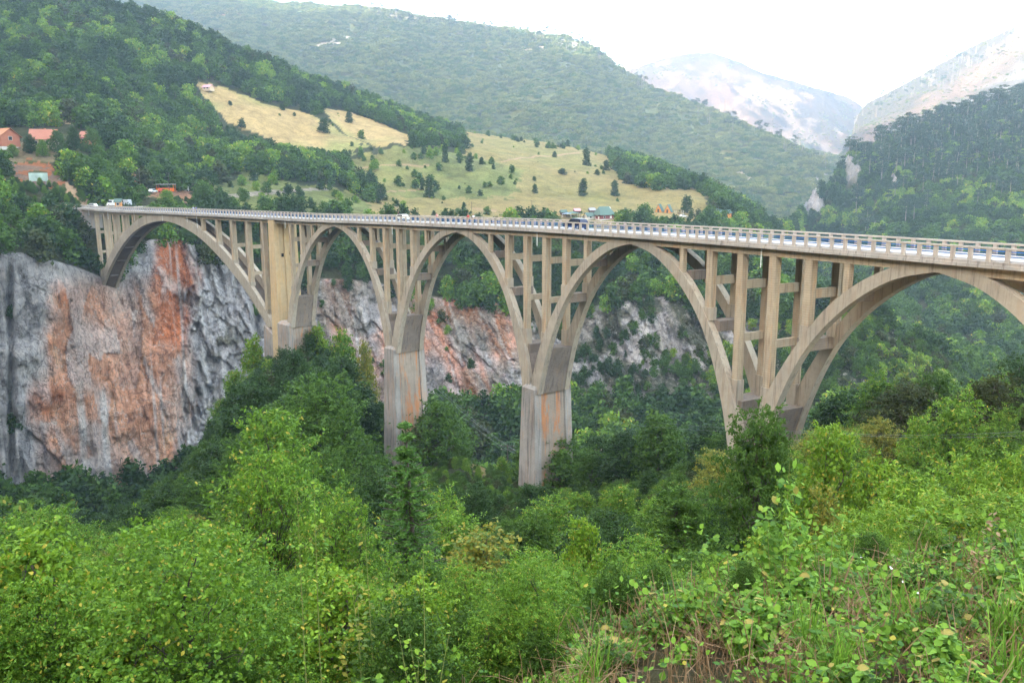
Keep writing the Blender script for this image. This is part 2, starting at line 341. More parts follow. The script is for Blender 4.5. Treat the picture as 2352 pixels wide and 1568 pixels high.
dry = np.clip(.5+gf*.6+gr*.4, 0, 1)[..., None]
col = col*(1-.35*dry)+C3((.12, .10, .05))*.35*dry
nearg = np.clip(1-TY/22, 0, 1)[..., None]; col = col*(1-nearg)+nearg*(C3((.16, .12, .07))*(dry)+C3((.05, .08, .02))*(1-dry))
wx = DX+9*gf; wy = DY0+6*gf
def paint(mask, c, soft=1.):
    mk = np.asarray(mask, float)[..., None]*soft; col[:] = col*(1-mk)+C3(c)*mk
seg810 = (SG > 7.6) & (SG < 11.3)
gm = (.5+.5*np.clip(gr*1.2, -1, 1))[..., None]
strip = (.5+.5*np.sin(DY0*.55+.02*DX+3*gr))[..., None]; MEADOWC = C3((.36, .27, .115))*(1-.65*gm)+C3((.20, .21, .06))*.65*gm; MEADOWC = MEADOWC*(.9+.14*strip*gm)
mm = (inpoly(wx, wy, MEADOW) & seg810)[..., None]; col = np.where(mm, MEADOWC*(1+.12*gf[..., None]), col)
mm = ((inpoly(wx, wy, MEADOW2) | inpoly(wx, wy, SCRUB)) & seg810)[..., None]; col = np.where(mm, C3((.17, .19, .06))*(1+.3*gf[..., None])+C3((.10, .05, .02))*np.clip(gr, 0, 1)[..., None], col)
for P_ in (FIELD1, FIELD2):
    mm = (inpoly(wx, wy, P_) & seg810)[..., None]; col = np.where(mm, C3((.47, .335, .15))*(1+.12*gf[..., None])+C3((-.12, .0, -.03))*np.clip(gr*1.5, 0, 1)[..., None], col)  # dry grass, brightened in colour to look sunlit while it lies in shade
paint(inpoly(wx, wy, TERR) & (SG > 8) & (SG < 10), (.26, .2, .11))
rb = inpoly(wx, wy, REDBANK) & (SG > 7.4) & (SG < 10)
paint(rb, (.42, .15, .06)); paint(rb & (gf > .15), (.26, .17, .12)); paint(rb & (gf < -.35), (.10, .11, .04)); paint(rb & (DX > 150), (.5, .33, .2))
pb = inpoly(wx, wy, PALEBANK) & (SG > 8) & (SG < 11); paint(pb, (.48, .32, .2)); paint(pb & (gf < -.1), (.16, .14, .06))
s2 = inpoly(wx, wy, SOIL2) & (SG > 8) & (SG < 10); paint(s2, (.42, .22, .13)); paint(s2 & (gf < -.1), (.13, .12, .05))
paint(inpoly(DX, DY0, ROADP) & (SG > 8) & (SG < 11), (.30, .26, .21))
paint(inpoly(wx, wy, CLEAR) & (SG > 2.5) & (SG < 5), (.27, .21, .085))
# dirt tracks across the meadow
for line in ([(1150, 372), (1230, 358), (1330, 350)], [(850, 435), (900, 428), (985, 420)], [(800, 380), (880, 374), (985, 377)], [(1085, 470), (1180, 478), (1300, 492)], [(840, 440), (870, 462), (960, 482)]):
    xs, ys = zip(*line); d = np.abs(DY0-np.interp(DX, xs, ys)); paint((d < 1.5) & (DX > xs[0]) & (DX < xs[-1]) & seg810, (.42, .27, .17), .85)
# cliff colours
clm = (cl > .3)
st = vnoise(wallu/2.2, TZ/60, 0, 71); st2 = fbm(wallu/6, TZ/45, 0, 73, 3); bl = fbm(wallu/14, TZ/16, 0, 79, 4)
GREY, PINK, RED, PALE, BLK = C3((.46, .43, .43)), C3((.72, .35, .21)), C3((.66, .21, .085)), C3((.62, .57, .55)), C3((.11, .10, .12))
wxx = DX+26*bl+10*st2; wr = np.clip((wxx-75-np.clip(760-DY0, 0, 200)*.35)/60, 0, 1)*np.clip((445-wxx)/50, 0, 1)*np.clip((DY0-615)/60, 0, 1)*np.clip(.85+.5*bl, .35, 1)         # wide salmon wall
wo = np.exp(-((DX-(392-(DY0-760)*.07)-22*bl-8*bk1)/34)**4)*np.clip((980-DY0)/200, 0, 1)   # orange chute
wo2 = np.exp(-((DX-330-20*bl)/60)**2)*np.clip((DY0-650)/80, 0, 1)*.8
ww = np.clip((DX-700)/60, 0, 1)*np.clip((1250-DX)/80, 0, 1)*np.clip(.55+.9*bl, 0, 1)
wpk = np.exp(-((DX-1110-8*bl)/58)**4)+np.exp(-((DX-1036)/14)**2)*.7+np.exp(-((DX-790-20*bl)/26)**2)*.6
cc = GREY[None, None]*(1+.35*bl[..., None])
cc = cc+(PALE-cc)*np.clip(st2*.7-.05, 0, 1)[..., None]
def mixin(c, w): 
    global cc
    w = np.clip(w, 0, 1)[..., None]; cc = cc*(1-w)+c*w
mixin(PINK*(1+.18*st2[..., None]), wr*1.25+wo2*.5+ww*.7); mixin(RED, wo*1.0+np.clip(wpk, 0, 1)*.75*np.clip(.6+st2, 0, 1))
mixin(RED*1.05, np.clip(bl*1.3-.35, 0, 1)*(wr+ww)*.8)
mixin(C3((.78, .50, .36)), np.clip(-bl*1.4-.2, 0, 1)*wr)
low = np.clip((DY0-850)/200, 0, 1)
mixin(BLK, np.clip((st-.3)*4, 0, 1)*np.clip(st2*2.5-.1, 0, 1)*(.15+.7*low)*(1-.6*wo)*.8)
var = (1+.10*bk2+.08*bk3+.08*bk1)[..., None]; cc = cc*var; mixin(C3((.09, .08, .085)), np.where(DX < 420, .12, .6)*(np.clip((.05-cr2)*14, 0, .5)*np.clip(.5+1.5*vnoise(wallu/7, TZ/12, 0, 333), 0, 1)+np.clip((.03-cr1)*18, 0, .5)))
mixin(GREY*.9, np.clip((bk1-.55)*2, 0, 1)*(DX < 420)*.4); mixin(PALE*1.1, np.clip((-bk2-.55)*3, 0, 1)*.5)
mixin(BLK, np.exp(-((DX-110-25*st2)/70)**2)*np.clip((DY0-980)/80, 0, 1)*np.clip(st*2.2+.2, 0, 1)*.9)
mixin(C3((.76, .72, .69)), np.clip((vnoise(wallu/1.3, TZ/40, 0, 83)-.5)*4, 0, 1)*.6)
mixin(C3((.12, .13, .07)), np.exp(-((DX-24-(DY0-600)*.01-10*st2)/6)**2)*np.clip(.3+bl, 0, .8))
veg = np.clip((fbm(wallu/11, TZ/9, 0, 91, 4)-.12)*4, 0, 1)*np.clip((DX-380)/40, 0, 1)*np.where(DX < 640, np.clip(1-np.abs(DY0-700-.9*(DX-430))/95, 0, 1), .55)
mixin(C3((.10, .095, .045)), veg*.9); mixin(C3((.07, .08, .035)), np.clip((DX-1195)/60, 0, 1)*np.clip(fbm(wallu/13, TZ/12, 0, 93, 3)*3+.1, 0, 1)*.9)
mixin(C3((.05, .07, .03)), np.clip((DX-1690)/60, 0, 1))
edge = clm[..., None].astype(float); col = col*(1-edge)+cc*edge
# far slopes: forest floor, bare rock, scree
fz = fbm(TX/210, TY/210, TZ/150, 101, 5); fzz = fbm(TX/45, TY/45, TZ/60, 103, 4)
fars = SG > 12.3
col = np.where(fars[..., None], C3((.085, .105, .04))*(1+.4*fzz[..., None])+C3((.08, .06, .0))*np.clip(fz, 0, 1)[..., None], col)
def frock(cx, cy, rx, ry, s0, s1, c=(.52, .46, .38), thr=-.1, k=2.2):
    w = np.exp(-((DX-cx)/rx)**2-((DY0-cy)/ry)**2); paint(np.clip((w*1.9-1.1+fzz*1.2*(w > .12)-thr)*k, 0, 1)*((SG > s0) & (SG < s1)), c)
frock(765, 88, 38, 28, 12.5, 14.1); frock(1330, 98, 75, 14, 12.5, 14.1); frock(960, 38, 200, 9, 12.5, 14.1, (.45, .38, .3)); frock(525, 32, 50, 7, 12.5, 14.1, (.5, .3, .2)); frock(1700, 375, 25, 10, 12.5, 14); frock(1890, 395, 50, 18, 12.5, 14.1, (.5, .42, .38)); frock(1200, 110, 60, 10, 12.5, 14.1, (.4, .33, .24), .2)
pk = (SG > 15.2) & (SG < 16.5)
paint(pk, (.075, .062, .042)); paint(pk*np.clip((fz*1.2+fzz*.8+.35), 0, 1), (.135, .088, .062)); frock(1760, 225, 75, 36, 15, 16.4, (.24, .165, .11), -.45); frock(1850, 300, 60, 35, 15, 16.4, (.20, .15, .115), -.3); frock(1600, 190, 90, 30, 15, 16.4, (.15, .105, .08), -.2)
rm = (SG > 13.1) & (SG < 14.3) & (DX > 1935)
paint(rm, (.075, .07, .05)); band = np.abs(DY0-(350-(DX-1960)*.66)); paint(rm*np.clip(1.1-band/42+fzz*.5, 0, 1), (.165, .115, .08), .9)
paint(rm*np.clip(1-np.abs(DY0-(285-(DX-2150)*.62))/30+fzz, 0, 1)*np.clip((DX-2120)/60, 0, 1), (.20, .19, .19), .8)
# pinnacles on the right-hand slope: white rock that stands up out of the trees
for cx, cy, hw, hh, amp in ((1862, 462, 28, 45, 17), (1958, 398, 26, 36, 14), (2055, 422, 10, 20, 7)):
    w = np.exp(-((DX-cx)/hw)**4-((DY0-cy)/hh)**4)*((SG > 9.8) & (SG < 11.05))
    TZ = TZ+w*amp*(.6+.5*np.abs(fbm(TX/9, TY/14, 0, 111, 3))); paint(np.clip(w*1.6+fzz*.7-.1, 0, 1)*(w > .05), (.34, .32, .31)); TZ = TZ+w*(6*np.abs(fbm(TX/5, TY/3, 0, 113, 3))+3*vnoise(TX/2, TY/2, 0, 115))
me_t = []
nr, nc = TYd.shape
vv = np.stack([TXd, TYd, TZ], -1).reshape(-1, 3)
ii = np.arange((nr-1)*nc).reshape(nr-1, nc)[:, :-1].ravel()
ff = np.stack([ii, ii+1, ii+nc+1, ii+nc], 1)
rockm = np.clip(clm.astype(float), 0, 1)
m, t, o = newmat('ground_cover'); g = N(t, 'NewGeometry'); P = g.outputs['Position']
va = N(t, 'Attribute', attribute_name='col'); vr = N(t, 'Attribute', attribute_name='rock')
b = N(t, 'BsdfPrincipled', i_Roughness=.95); b.inputs['Specular IOR Level'].default_value = .1
n1 = noise(t, mapv(t, P, (1, 1, .6)), .8, 8, .72); n2 = noise(t, mapv(t, P, (1, 1, .35)), .16, 8, .7, .6)
k = mathn(t, 'ADD', mathn(t, 'MULTIPLY', n1, 1.0), mathn(t, 'MULTIPLY', n2, 1.0))
kk = ramp(t, k, [(.0, .0), (1., 1)])
dk = mixc(t, ramp(t, mathn(t, 'MULTIPLY', k, .5), [(.34, .45), (.5, 1), (.68, 1.5)]), (0, 0, 0), (1, 1, 1))
c = mixc(t, 1., va.outputs['Color'], ramp(t, mathn(t, 'MULTIPLY', k, .5), [(.33, (.5, .5, .52)), (.5, (1, 1, 1)), (.68, (1.45, 1.4, 1.35))]), 'MULTIPLY')
vo = N(t, 'TexVoronoi', i_Scale=.22, feature='DISTANCE_TO_EDGE'); L(t, mixc(t, .12, mapv(t, P, (1, 1, .5)), va.outputs['Color']), vo.inputs['Vector'])
nd = N(t, 'TexNoise', i_Scale=.35, i_Detail=5.); L(t, P, nd.inputs['Vector'])
vadd = N(t, 'VectorMath', operation='MULTIPLY_ADD'); L(t, nd.outputs['Color'], vadd.inputs[0]); vadd.inputs[1].default_value = (5, 5, 5); L(t, mapv(t, P, (1, 1, .45)), vadd.inputs[2]); L(t, vadd.outputs[0], vo.inputs['Vector'])
crack = ramp(t, vo.outputs['Distance'], [(0, .0), (.05, 1)])
c = mixc(t, mathn(t, 'MULTIPLY', vr.outputs['Fac'], mathn(t, 'SUBTRACT', .45, mathn(t, 'MULTIPLY', crack, .45))), c, (.07, .06, .06))
L(t, c, b.inputs['Base Color'])
sk = noise(t, mapv(t, P, (1.5, 1.5, .07)), 1., 6, .7); sk2 = noise(t, mapv(t, P, (.5, .5, .5)), 1., 9, .78)
c = mixc(t, mathn(t, 'MULTIPLY', vr.outputs['Fac'], ramp(t, sk, [(.54, 0), (.70, .45)])), c, (.07, .065, .075))
c = mixc(t, mathn(t, 'MULTIPLY', vr.outputs['Fac'], ramp(t, sk2, [(.54, 0), (.60, .65)])), c, mixc(t, 1., c, (.35, .33, .36), 'MULTIPLY'))
c = mixc(t, mathn(t, 'MULTIPLY', vr.outputs['Fac'], ramp(t, sk2, [(.38, .5), (.46, 0)])), c, (.72, .64, .58))
L(t, c, b.inputs['Base Color'])
h = mathn(t, 'ADD', mathn(t, 'MULTIPLY', n1, 1.2), mathn(t, 'MULTIPLY', n2, 3.5)); h = mathn(t, 'ADD', h, mathn(t, 'MULTIPLY', crack, mathn(t, 'MULTIPLY', vr.outputs['Fac'], .5)))
h = mathn(t, 'ADD', h, mathn(t, 'MULTIPLY', sk2, 2.5)); L(t, bump(t, h, .9, 1.3), b.inputs['Normal']); L(t, b.outputs[0], o.inputs[0]); M_GROUND = m
# one sheet from the near bank to the far valley, split at the river into near ground and far hills
cut = int(np.argmax(TS >= 5)); cut2 = int(np.argmax(TS >= 12))
def terr(name, r0, r1, label=None):
    sub = np.stack([TXd, TYd, TZ], -1)[r0:r1+1].reshape(-1, 3); n = r1-r0+1
    i = np.arange((n-1)*nc).reshape(n-1, nc)[:, :-1].ravel(); F = np.stack([i, i+1, i+nc+1, i+nc], 1)
    ob = link(name, mk_mesh(name, sub, F, M_GROUND, True, vattr={'col': np.clip(col, .01, .8)[r0:r1+1].reshape(-1, 3), 'rock': rockm[r0:r1+1].ravel()}))
    ob['kind'] = 'structure'; return ob
terr('ground', 0, cut); terr('canyon_wall', cut, cut2); terr('hills', cut2, nr-1)
TYr, TXr, TZr = TYd, TXd, TZ
def ground_z(X, Y):
    """height of the ground at world X, Y (first matching row of the column)"""
    X, Y = np.atleast_1d(np.asarray(X, float)), np.atleast_1d(np.asarray(Y, float)); out = np.zeros(len(X))
    ci = np.clip(np.round((X/Y-TA[0])/(TA[1]-TA[0])).astype(int), 0, NC-1)
    for i, (c_, y) in enumerate(zip(ci, Y)): out[i] = np.interp(y, TYr[:, c_], TZr[:, c_])
    return out if len(out) > 1 else float(out[0])
_PX, _PY = proj(TXr, np.maximum(TYr, 1), TZr)
def ground_at(x, y, s0=0, s1=99):
    """world point of the ground seen at picture (x, y) on the land between features s0..s1"""
    rs = (TS >= s0) & (TS <= s1); d = (_PX[rs]-x)**2+(_PY[rs]-y)**2; k = np.unravel_index(np.argmin(d), d.shape)
    return float(TXr[rs][k]), float(TYr[rs][k]), float(TZr[rs][k])
# land behind the camera: slope, then an unseen mountain added to shade the canyon
def back_shade_land():
    xs = np.concatenate([np.linspace(-4600, -700, 80), np.linspace(-680, 300, 90), np.linspace(320, 1500, 20)]); ys = np.concatenate([np.linspace(-1500, -60, 40), np.linspace(-50, 60, 40), np.linspace(70, 4200, 110)])
    Xg, Yg = np.meshgrid(xs, ys)
    zb = np.interp(np.maximum(Yg, 0), TYr[:, 8], TZr[:, 8]); zb = np.where(Yg <= 3, 3.35, zb)-1.5*np.clip(Yg, 0, 1)
    d = np.maximum(0, -Xg-.91*np.maximum(Yg, 0)); s_ = np.clip(d/1150, 0, 1); dd = np.clip(-Yg-2, 0, 900)
    H_ = np.interp(Yg, [-1500, -300, 600, 1200, 2200, 3200], [700, 900, 1000, 1150, 1120, 950]); z = zb+np.maximum(0, H_-zb)*(s_*s_*(3-2*s_)*.6+s_*.4)-.25*np.maximum(0, d-1150)+250*np.clip(dd/800, 0, 1)  # crest heights shaped by where the shade should fall
    z += fbm(Xg/260, Yg/260, 0, 131, 4)*np.clip((d+dd)/300, 0, 1)*55
    ny, n = Xg.shape; i = np.arange((ny-1)*n).reshape(ny-1, n)[:, :-1].ravel(); F = np.stack([i, i+1, i+n+1, i+n], 1)
    cx_, cy_ = Xg.ravel()[F].mean(1), Yg.ravel()[F].mean(1)
    F = F[(cy_ < -.8) | (cx_ < -.86*cy_)]
    o = link('mountain', mk_mesh('mountain', np.stack([Xg, Yg, z], -1).reshape(-1, 3), F, M_GROUND, True, vattr={'col': np.tile(np.array([[.05, .07, .025]]), (n*ny, 1)), 'rock': np.zeros(n*ny)}))
    o['kind'] = 'structure'
back_shade_land()
# ------------------------------------------------------------------ bridge
BP = (1.19393103e+02, -8.85755322e+01, 2.48133141e+00, -1.95836489e-03, -1.36334375e-05)
_ss = np.linspace(-270, 150, 4201); _th = BP[3]*_ss+BP[4]*_ss**2/2
_bx = np.concatenate([[0], np.cumsum((np.cos(_th[1:])+np.cos(_th[:-1]))/2*.1)]); _by = np.concatenate([[0], np.cumsum((np.sin(_th[1:])+np.sin(_th[:-1]))/2*.1)])
_bx -= np.interp(0, _ss, _bx); _by -= np.interp(0, _ss, _by)
_fx, _fy = math.cos(BP[2]), math.sin(BP[2]); BW = 6.52
def deck_z(s): return np.interp(s, [-243, -211, -161, -110, -76, -37, 11, 42, 86, 150], [.35, -.1, 0, -.2, -.4, -.1, .15, .11, -.03, -.03])
def B(s, off, z):
    """bridge coordinates (along, across from the near face, height under the rail top) -> world"""
    th = BP[3]*s+BP[4]*s*s/2
    X = np.interp(s, _ss, _bx)-math.sin(th)*off-BP[0]; Y = np.interp(s, _ss, _by)+math.cos(th)*off-BP[1]
    return (X*_fy-Y*_fx, X*_fx+Y*_fy, z+float(deck_z(s))*float(np.clip(1+(z+2)/40, 0, 1)))
def bbox(mb, s0, s1, o0, o1, z0, z1, n=None):
    """box in bridge coordinates, cut into short lengths so that it follows the curve"""
    n = n or max(1, int(abs(s1-s0)/4)); R = []
    for i in range(n+1):
        s = s0+(s1-s0)*i/n; R.append([B(s, o0, z0), B(s, o1, z0), B(s, o1, z1), B(s, o0, z1)])
    return mb.loft(R)
S0, S1 = -243.5, 128.
bridge = empty('arch_bridge', B(-60, 3.2, -50), 0, 'long curved concrete road bridge on five open arches across the canyon', 'bridge')
def bp(mb, name, mat, parent=None, smooth=False): return mb.build(name, mat, parent or bridge, smooth)
mb = MB(); bbox(mb, S0, S1, -.12, BW+.12, -1.9, -1.62, 180); bbox(mb, S0, S1, -.06, BW+.06, -1.62, -1.32, 180)
for i in range(330):          # pale drips and board joints stand proud along the edge
    s = S0+2+i*1.12; w = random.uniform(.12, .5)
    if random.random() < .45: bbox(mb, s, s+w, -.145, -.12, -1.9, -1.62+random.uniform(-.05, .05), 1)
deck = bp(mb, 'deck_slab', M_DECK)
mb = MB(); bbox(mb, S0, S1, 1.0, BW-1.0, -1.32, -1.25, 180); bp(mb, 'carriageway', M_ROAD)
mb = MB()
for o0, o1 in ((.32, 1.0), (BW-1.0, BW-.32)): bbox(mb, S0, S1, o0, o1, -1.32, -1.13, 180)
bp(mb, 'kerb', M_KERB)
mb = MB()
for o in (1.15, BW-1.3): bbox(mb, S0, S1, o, o+.15, -1.25, -1.246, 180)
bp(mb, 'edge_line', M_WHITE)
mb = MB(); bbox(mb, S0+3, S1, .45, .95, -2.8, -1.9, 160); bp(mb, 'girder', M_CONC)
mb = MB(); bbox(mb, S0+3, S1, BW-.95, BW-.45, -2.8, -1.9, 160); bp(mb, 'girder', M_CONC)
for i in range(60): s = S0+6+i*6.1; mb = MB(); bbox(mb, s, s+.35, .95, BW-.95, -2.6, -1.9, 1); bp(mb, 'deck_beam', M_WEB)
# parapets: a rail on posts each side; the 100 posts that show largest are parts, the others one part
POST_S = [3.98-1.8*i for i in range(-50, 139)]
first_post = {}
def post_mesh(o0):
    mb = MB(); a = .17; prof = [(-a, o0), (a, o0), (a, o0+.12), (a*.6, o0+.15), (a*.6, o0+.24), (-a*.6, o0+.24), (-a*.6, o0+.15), (-a, o0+.12)]
    return prof
rest = MB(); posts_all = []
for side, o0 in ((0, .02), (1, BW-.26)):
    mb = MB(); bbox(mb, S0+1.5 if side == 0 else S0+12, S1, o0-.03, o0+.29, -.17, 0, 190)
    rail = bp(mb, 'parapet_rail', M_RAIL)
    for s in POST_S:
        if s < (S0+1.6 if side == 0 else S0+12) or s > S1-1: continue
        x, y, z = B(s, o0, -1); posts_all.append((math.hypot(x, y), side, o0, s, rail))
posts_all.sort(key=lambda a: a[0]+(0 if abs(proj(*B(a[3], 0, 0))[0]-1176) < 1250 else 1e4))
for k, (d, side, o0, s, rail) in enumerate(posts_all):
    mb = MB() if k < 98 else rest
    w = .19
    ring = lambda z, e: [B(s-w-e, o0-e, z), B(s+w+e, o0-e, z), B(s+w+e, o0+.26+e, z), B(s-w-e, o0+.26+e, z)]
    mb.prism(ring(-1.33, .0), ring(-.17, 0))
    if k < 98: bp(mb, 'parapet_post', M_RAIL)
tag(bp(rest, 'parapet_post', M_RAIL), kind='stuff')
# thin pipe guards inside each parapet
for o0 in (.42, BW-.42):
    for h, r in ((-.58, .035), (-.80, .05)):
        mb = MB(); pts = [B(S0+3+(S1-S0-4)*i/120, o0, h) for i in range(121)]; mb.tube(pts, r, 5); bp(mb, 'guard_pipe', M_BLUE)
# arch curves, half-span -> height: extrados and intrados
SMO = np.array([(0, -1.75), (3.7, -2.15), (5.9, -3.0), (8.3, -4.2), (10.8, -5.9), (13.8, -8.7), (15.6, -11.1), (17.5, -13.8), (19.3, -16.8), (21.2, -20.4), (22.6, -23.8), (23.75, -28), (24.1, -30.2)])
SMI = np.array([(0, -2.77), (4.2, -3.6), (7.2, -5.2), (10, -7.2), (12.4, -9.4), (14.8, -12.2), (16.4, -14.7), (18.0, -18), (19.7, -22.2), (21.0, -26.5), (21.8, -30.2)])
BGO = np.array([(0, -1.75), (17, -2.9), (23, -4.55), (34.5, -8.7), (40, -11.1), (50, -16.8), (57.5, -22), (65, -28.2), (68, -31.4)])
BGI = np.array([(0, -4.05), (7, -4.4), (14, -5.5), (24, -7.9), (33, -11.4), (42, -16), (50.5, -21), (58, -26.4), (64.6, -31.8)])
def dense(c, n=34):
    t = np.concatenate([[0], np.cumsum(np.hypot(np.diff(c[:, 0]), np.diff(c[:, 1])))]); u = np.linspace(0, t[-1], n)
    # smooth the polyline a little
    x, z = np.interp(u, t, c[:, 0]), np.interp(u, t, c[:, 1])
    for _ in range(3): x[1:-1] = (x[:-2]+2*x[1:-1]+x[2:])/4; z[1:-1] = (z[:-2]+2*z[1:-1]+z[2:])/4
    return x, z
def splay(z): return max(0., -z-3)*.028
def arch(c, co, ci, splayk=1., solid=False, right_only=None):
    xo, zo = dense(co); xi, zi = dense(ci)
    xs = np.concatenate([-xo[::-1], xo[1:]]); zs = np.concatenate([zo[::-1], zo[1:]])
    ys = np.concatenate([-xi[::-1], xi[1:]]); zt = np.concatenate([zi[::-1], zi[1:]])
    obs = []
    for side in (0, 1):
        mb = MB(); R = []
        for a, za, b_, zb in zip(xs, zs, ys, zt):
            e1, e2 = splay(za)*splayk, splay(zb)*splayk; w = 1.12
            if side == 0: R.append([B(c+a, .42-e1, za), B(c+a, .42-e1+w, za), B(c+b_, .42-e2+w, zb), B(c+b_, .42-e2, zb)])
            else: R.append([B(c+a, BW-.42+e1, za), B(c+b_, BW-.42+e2, zb), B(c+b_, BW-.42+e2-w, zb), B(c+a, BW-.42+e1-w, za)])
        mb.loft(R); bp(mb, 'arch_rib', M_RIB)
    if solid:
        mb = MB(); R = []
        for a, za, b_, zb in zip(xs, zs, ys, zt):
            k = .62; m_, mz = a*(1-k)+b_*k, za*(1-k)+zb*k
            k2 = .97; n_, nz = a*(1-k2)+b_*k2, za*(1-k2)+zb*k2
            R.append([B(c+m_, 1.6, mz), B(c+m_, BW-1.6, mz), B(c+n_, BW-1.6, nz), B(c+n_, 1.6, nz)])
        mb.loft(R); bp(mb, 'arch_slab', M_SOFF_SHADE)
        for k in range(4, len(xs)-4, 5):
            b_, zb = ys[k], zt[k]
            mb = MB(); bbox(mb, c+b_, c+b_+.5, 1.6, BW-1.6, zb-.08, zb+.6, 1); bp(mb, 'arch_slab_rib', M_SOFF_SHADE)
PC = [-84.9, -36.9, 11.3, 59.2, 107.3]
MAINC = -161.
arch(MAINC, BGO, BGI, .25, True)
for a_, b_ in zip(PC[:-1], PC[1:]): arch((a_+b_)/2, SMO, SMI)
def ext(s):
    """height of the top of the arch under the column at s"""
    c = min([MAINC]*0+[(a+b)/2 for a, b in zip(PC[:-1], PC[1:])], key=lambda q: abs(q-s)); x = abs(s-c)
    return float(np.interp(x, SMO[:, 0], SMO[:, 1]))
def hcol(mb, s, ws, o0, o1, zt_, zb):
    g = .07; d = (o1-o0)
    def ring(z, e=0):
        a = ws/2+e; return [B(s-a, o0-e, z), B(s+a, o0-e, z), B(s+a, o0+d*.3, z), B(s+a-g, o0+d*.36, z), B(s+a-g, o1-d*.36, z), B(s+a, o1-d*.3, z), B(s+a, o1+e, z), B(s-a, o1+e, z), B(s-a, o1-d*.3, z), B(s-a+g, o1-d*.36, z), B(s-a+g, o0+d*.36, z), B(s-a, o0+d*.3, z)]
    mb.loft([ring(zt_), ring(zb)]); return mb
def columns(s, ws, dep, zb, ped=0.):
    for side in (0, 1):
        o0, o1 = (.47, .47+dep) if side == 0 else (BW-.47-dep, BW-.47)
        mb = MB(); hcol(mb, s, ws, o0, o1, -2.8, zb); bp(mb, 'column', M_CONC)
        if ped > 0:
            mb = MB(); a = ws/2+.14; r = lambda z: [B(s-a, o0-.12, z), B(s+a, o0-.12, z), B(s+a, o1+.12, z), B(s-a, o1+.12, z)]
            mb.prism(r(zb), r(zb+ped)); bp(mb, 'column_base', M_RIB)
def strut(s, z0, z1, dep, w=.55):
    mb = MB(); bbox(mb, s-w/2, s+w/2, .47+dep, BW-.47-dep, z0, z1, 1); bp(mb, 'cross_strut', M_CONC)
def beam(s, z0, z1, w, mat=None):
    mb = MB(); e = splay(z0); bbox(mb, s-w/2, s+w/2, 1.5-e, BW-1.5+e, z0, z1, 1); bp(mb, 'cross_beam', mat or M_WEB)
for p in PC[:-1]:
    for off in (-13.35, -8.05, -2.65, 2.65, 8.05, 13.35):
        s = p+off
        if p == PC[0] and off < 0: continue
        z = ext(s); outer = abs(off) > 13
        if abs(off) < 3: z = -21.8
        columns(s, .7 if outer else 1.02, .7 if outer else .95, z-.5, 0 if outer else (3.2 if abs(off) < 3 else 1.7))
        d = .7 if outer else .95; sg = 1 if off > 0 else -1
        if not outer: strut(s, -7.3, -6.2, d)
        if abs(off) < 3: strut(s, -14.1, -13.1, d)
        if outer: beam(s-sg*.5, z-1.35, z-.1, 1.3)
        elif abs(off) > 7: beam(s-sg*.7, z-1.9, z-.5, 1.9)
    # solid webs where the ribs come together over the pier
    for sg in ((-1, 1) if p != PC[0] else (1,)):
        c = p+sg*24.1; mb = MB(); R = []
        for z in np.linspace(-21.8, -30.2, 6):
            xi = np.interp(-z, -SMI[:, 1], SMI[:, 0]); xo = np.interp(-z, -SMO[:, 1], SMO[:, 0]); e = splay(z)
            i_, o_ = c-sg*(xi+.22), c-sg*(xo+.1 if z < -22.5 else max(xo, xi+3.2))
            R.append([B(i_, 1.2-e, z), B(i_, BW-1.2+e, z), B(o_, BW-1.2+e, z), B(o_, 1.2-e, z)])
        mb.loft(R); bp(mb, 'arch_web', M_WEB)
# main arch columns
for s in (-225.9, -215.95, -206., -196.5, -187.1, -133.4, -124.0, -114.9, -105.9, -97.1):
    z = float(np.interp(abs(s-MAINC), BGO[:, 0], BGO[:, 1])); short = z > -8.5
    columns(s, 1.0 if short else 1.25, 1.0 if short else 1.3, z-.6, 0 if short else 1.1)
    if z < -12.: strut(s, -10.5, -9.4, 1.3)
    if z < -20: strut(s, -17.9, -17.0, 1.3)
# piers
def pier(p, zb, hs=1.85, zt_=-29.4, taper=.036, ho=4.15, s_shift=0., ledge=True):
    def ring(z, hs_, ho_, r):
        c = 3.26; a, b_ = hs_, ho_; s = p+s_shift; w = 1.45
        return [B(s-a, c-b_, z), B(s+a, c-b_, z), B(s+a, c-b_+w, z), B(s+a-r, c-b_+w+.1, z), B(s+a-r, c+b_-w-.1, z), B(s+a, c+b_-w, z), B(s+a, c+b_, z), B(s-a, c+b_, z), B(s-a, c+b_-w, z), B(s-a+r, c+b_-w-.1, z), B(s-a+r, c-b_+w+.1, z), B(s-a, c-b_+w, z)]
    zs = np.linspace(zt_, zb, 6); mb = MB(); mb.loft([ring(z, hs+(zt_-z)*taper, ho+(zt_-z)*.018, .28) for z in zs]); bp(mb, 'pier', M_PIER)
    for sg in (-1, 1):
        mb = MB(); R_ = []
        for z in zs: a = hs+(zt_-z)*taper; b_ = ho+(zt_-z)*.018; q0, q1 = sorted((p+s_shift+sg*(a-.3), p+s_shift+sg*(a-.22))); R_.append([B(q0, 3.26-b_+1.62, z-.02), B(q1, 3.26-b_+1.62, z-.02), B(q1, 3.26+b_-1.62, z-.02), B(q0, 3.26+b_-1.62, z-.02)])
        mb.loft(R_); bp(mb, 'pier_panel', M_PANEL)
    mb = MB(); r0 = ring(zt_, hs, ho, .0); r1 = ring(zt_+.75, hs-.55, ho-.75, .0); mb.loft([[q for i, q in enumerate(r0) if i in (0, 1, 6, 7)], [q for i, q in enumerate(r1) if i in (0, 1, 6, 7)]]); bp(mb, 'pier_cap', M_PIER)
pier(PC[1], -66); pier(PC[2], -58); pier(PC[3], -44); pier(PC[4], -40)
pier(PC[0]-1.0, -52, 2.9, -29.6, .01, 4.3)
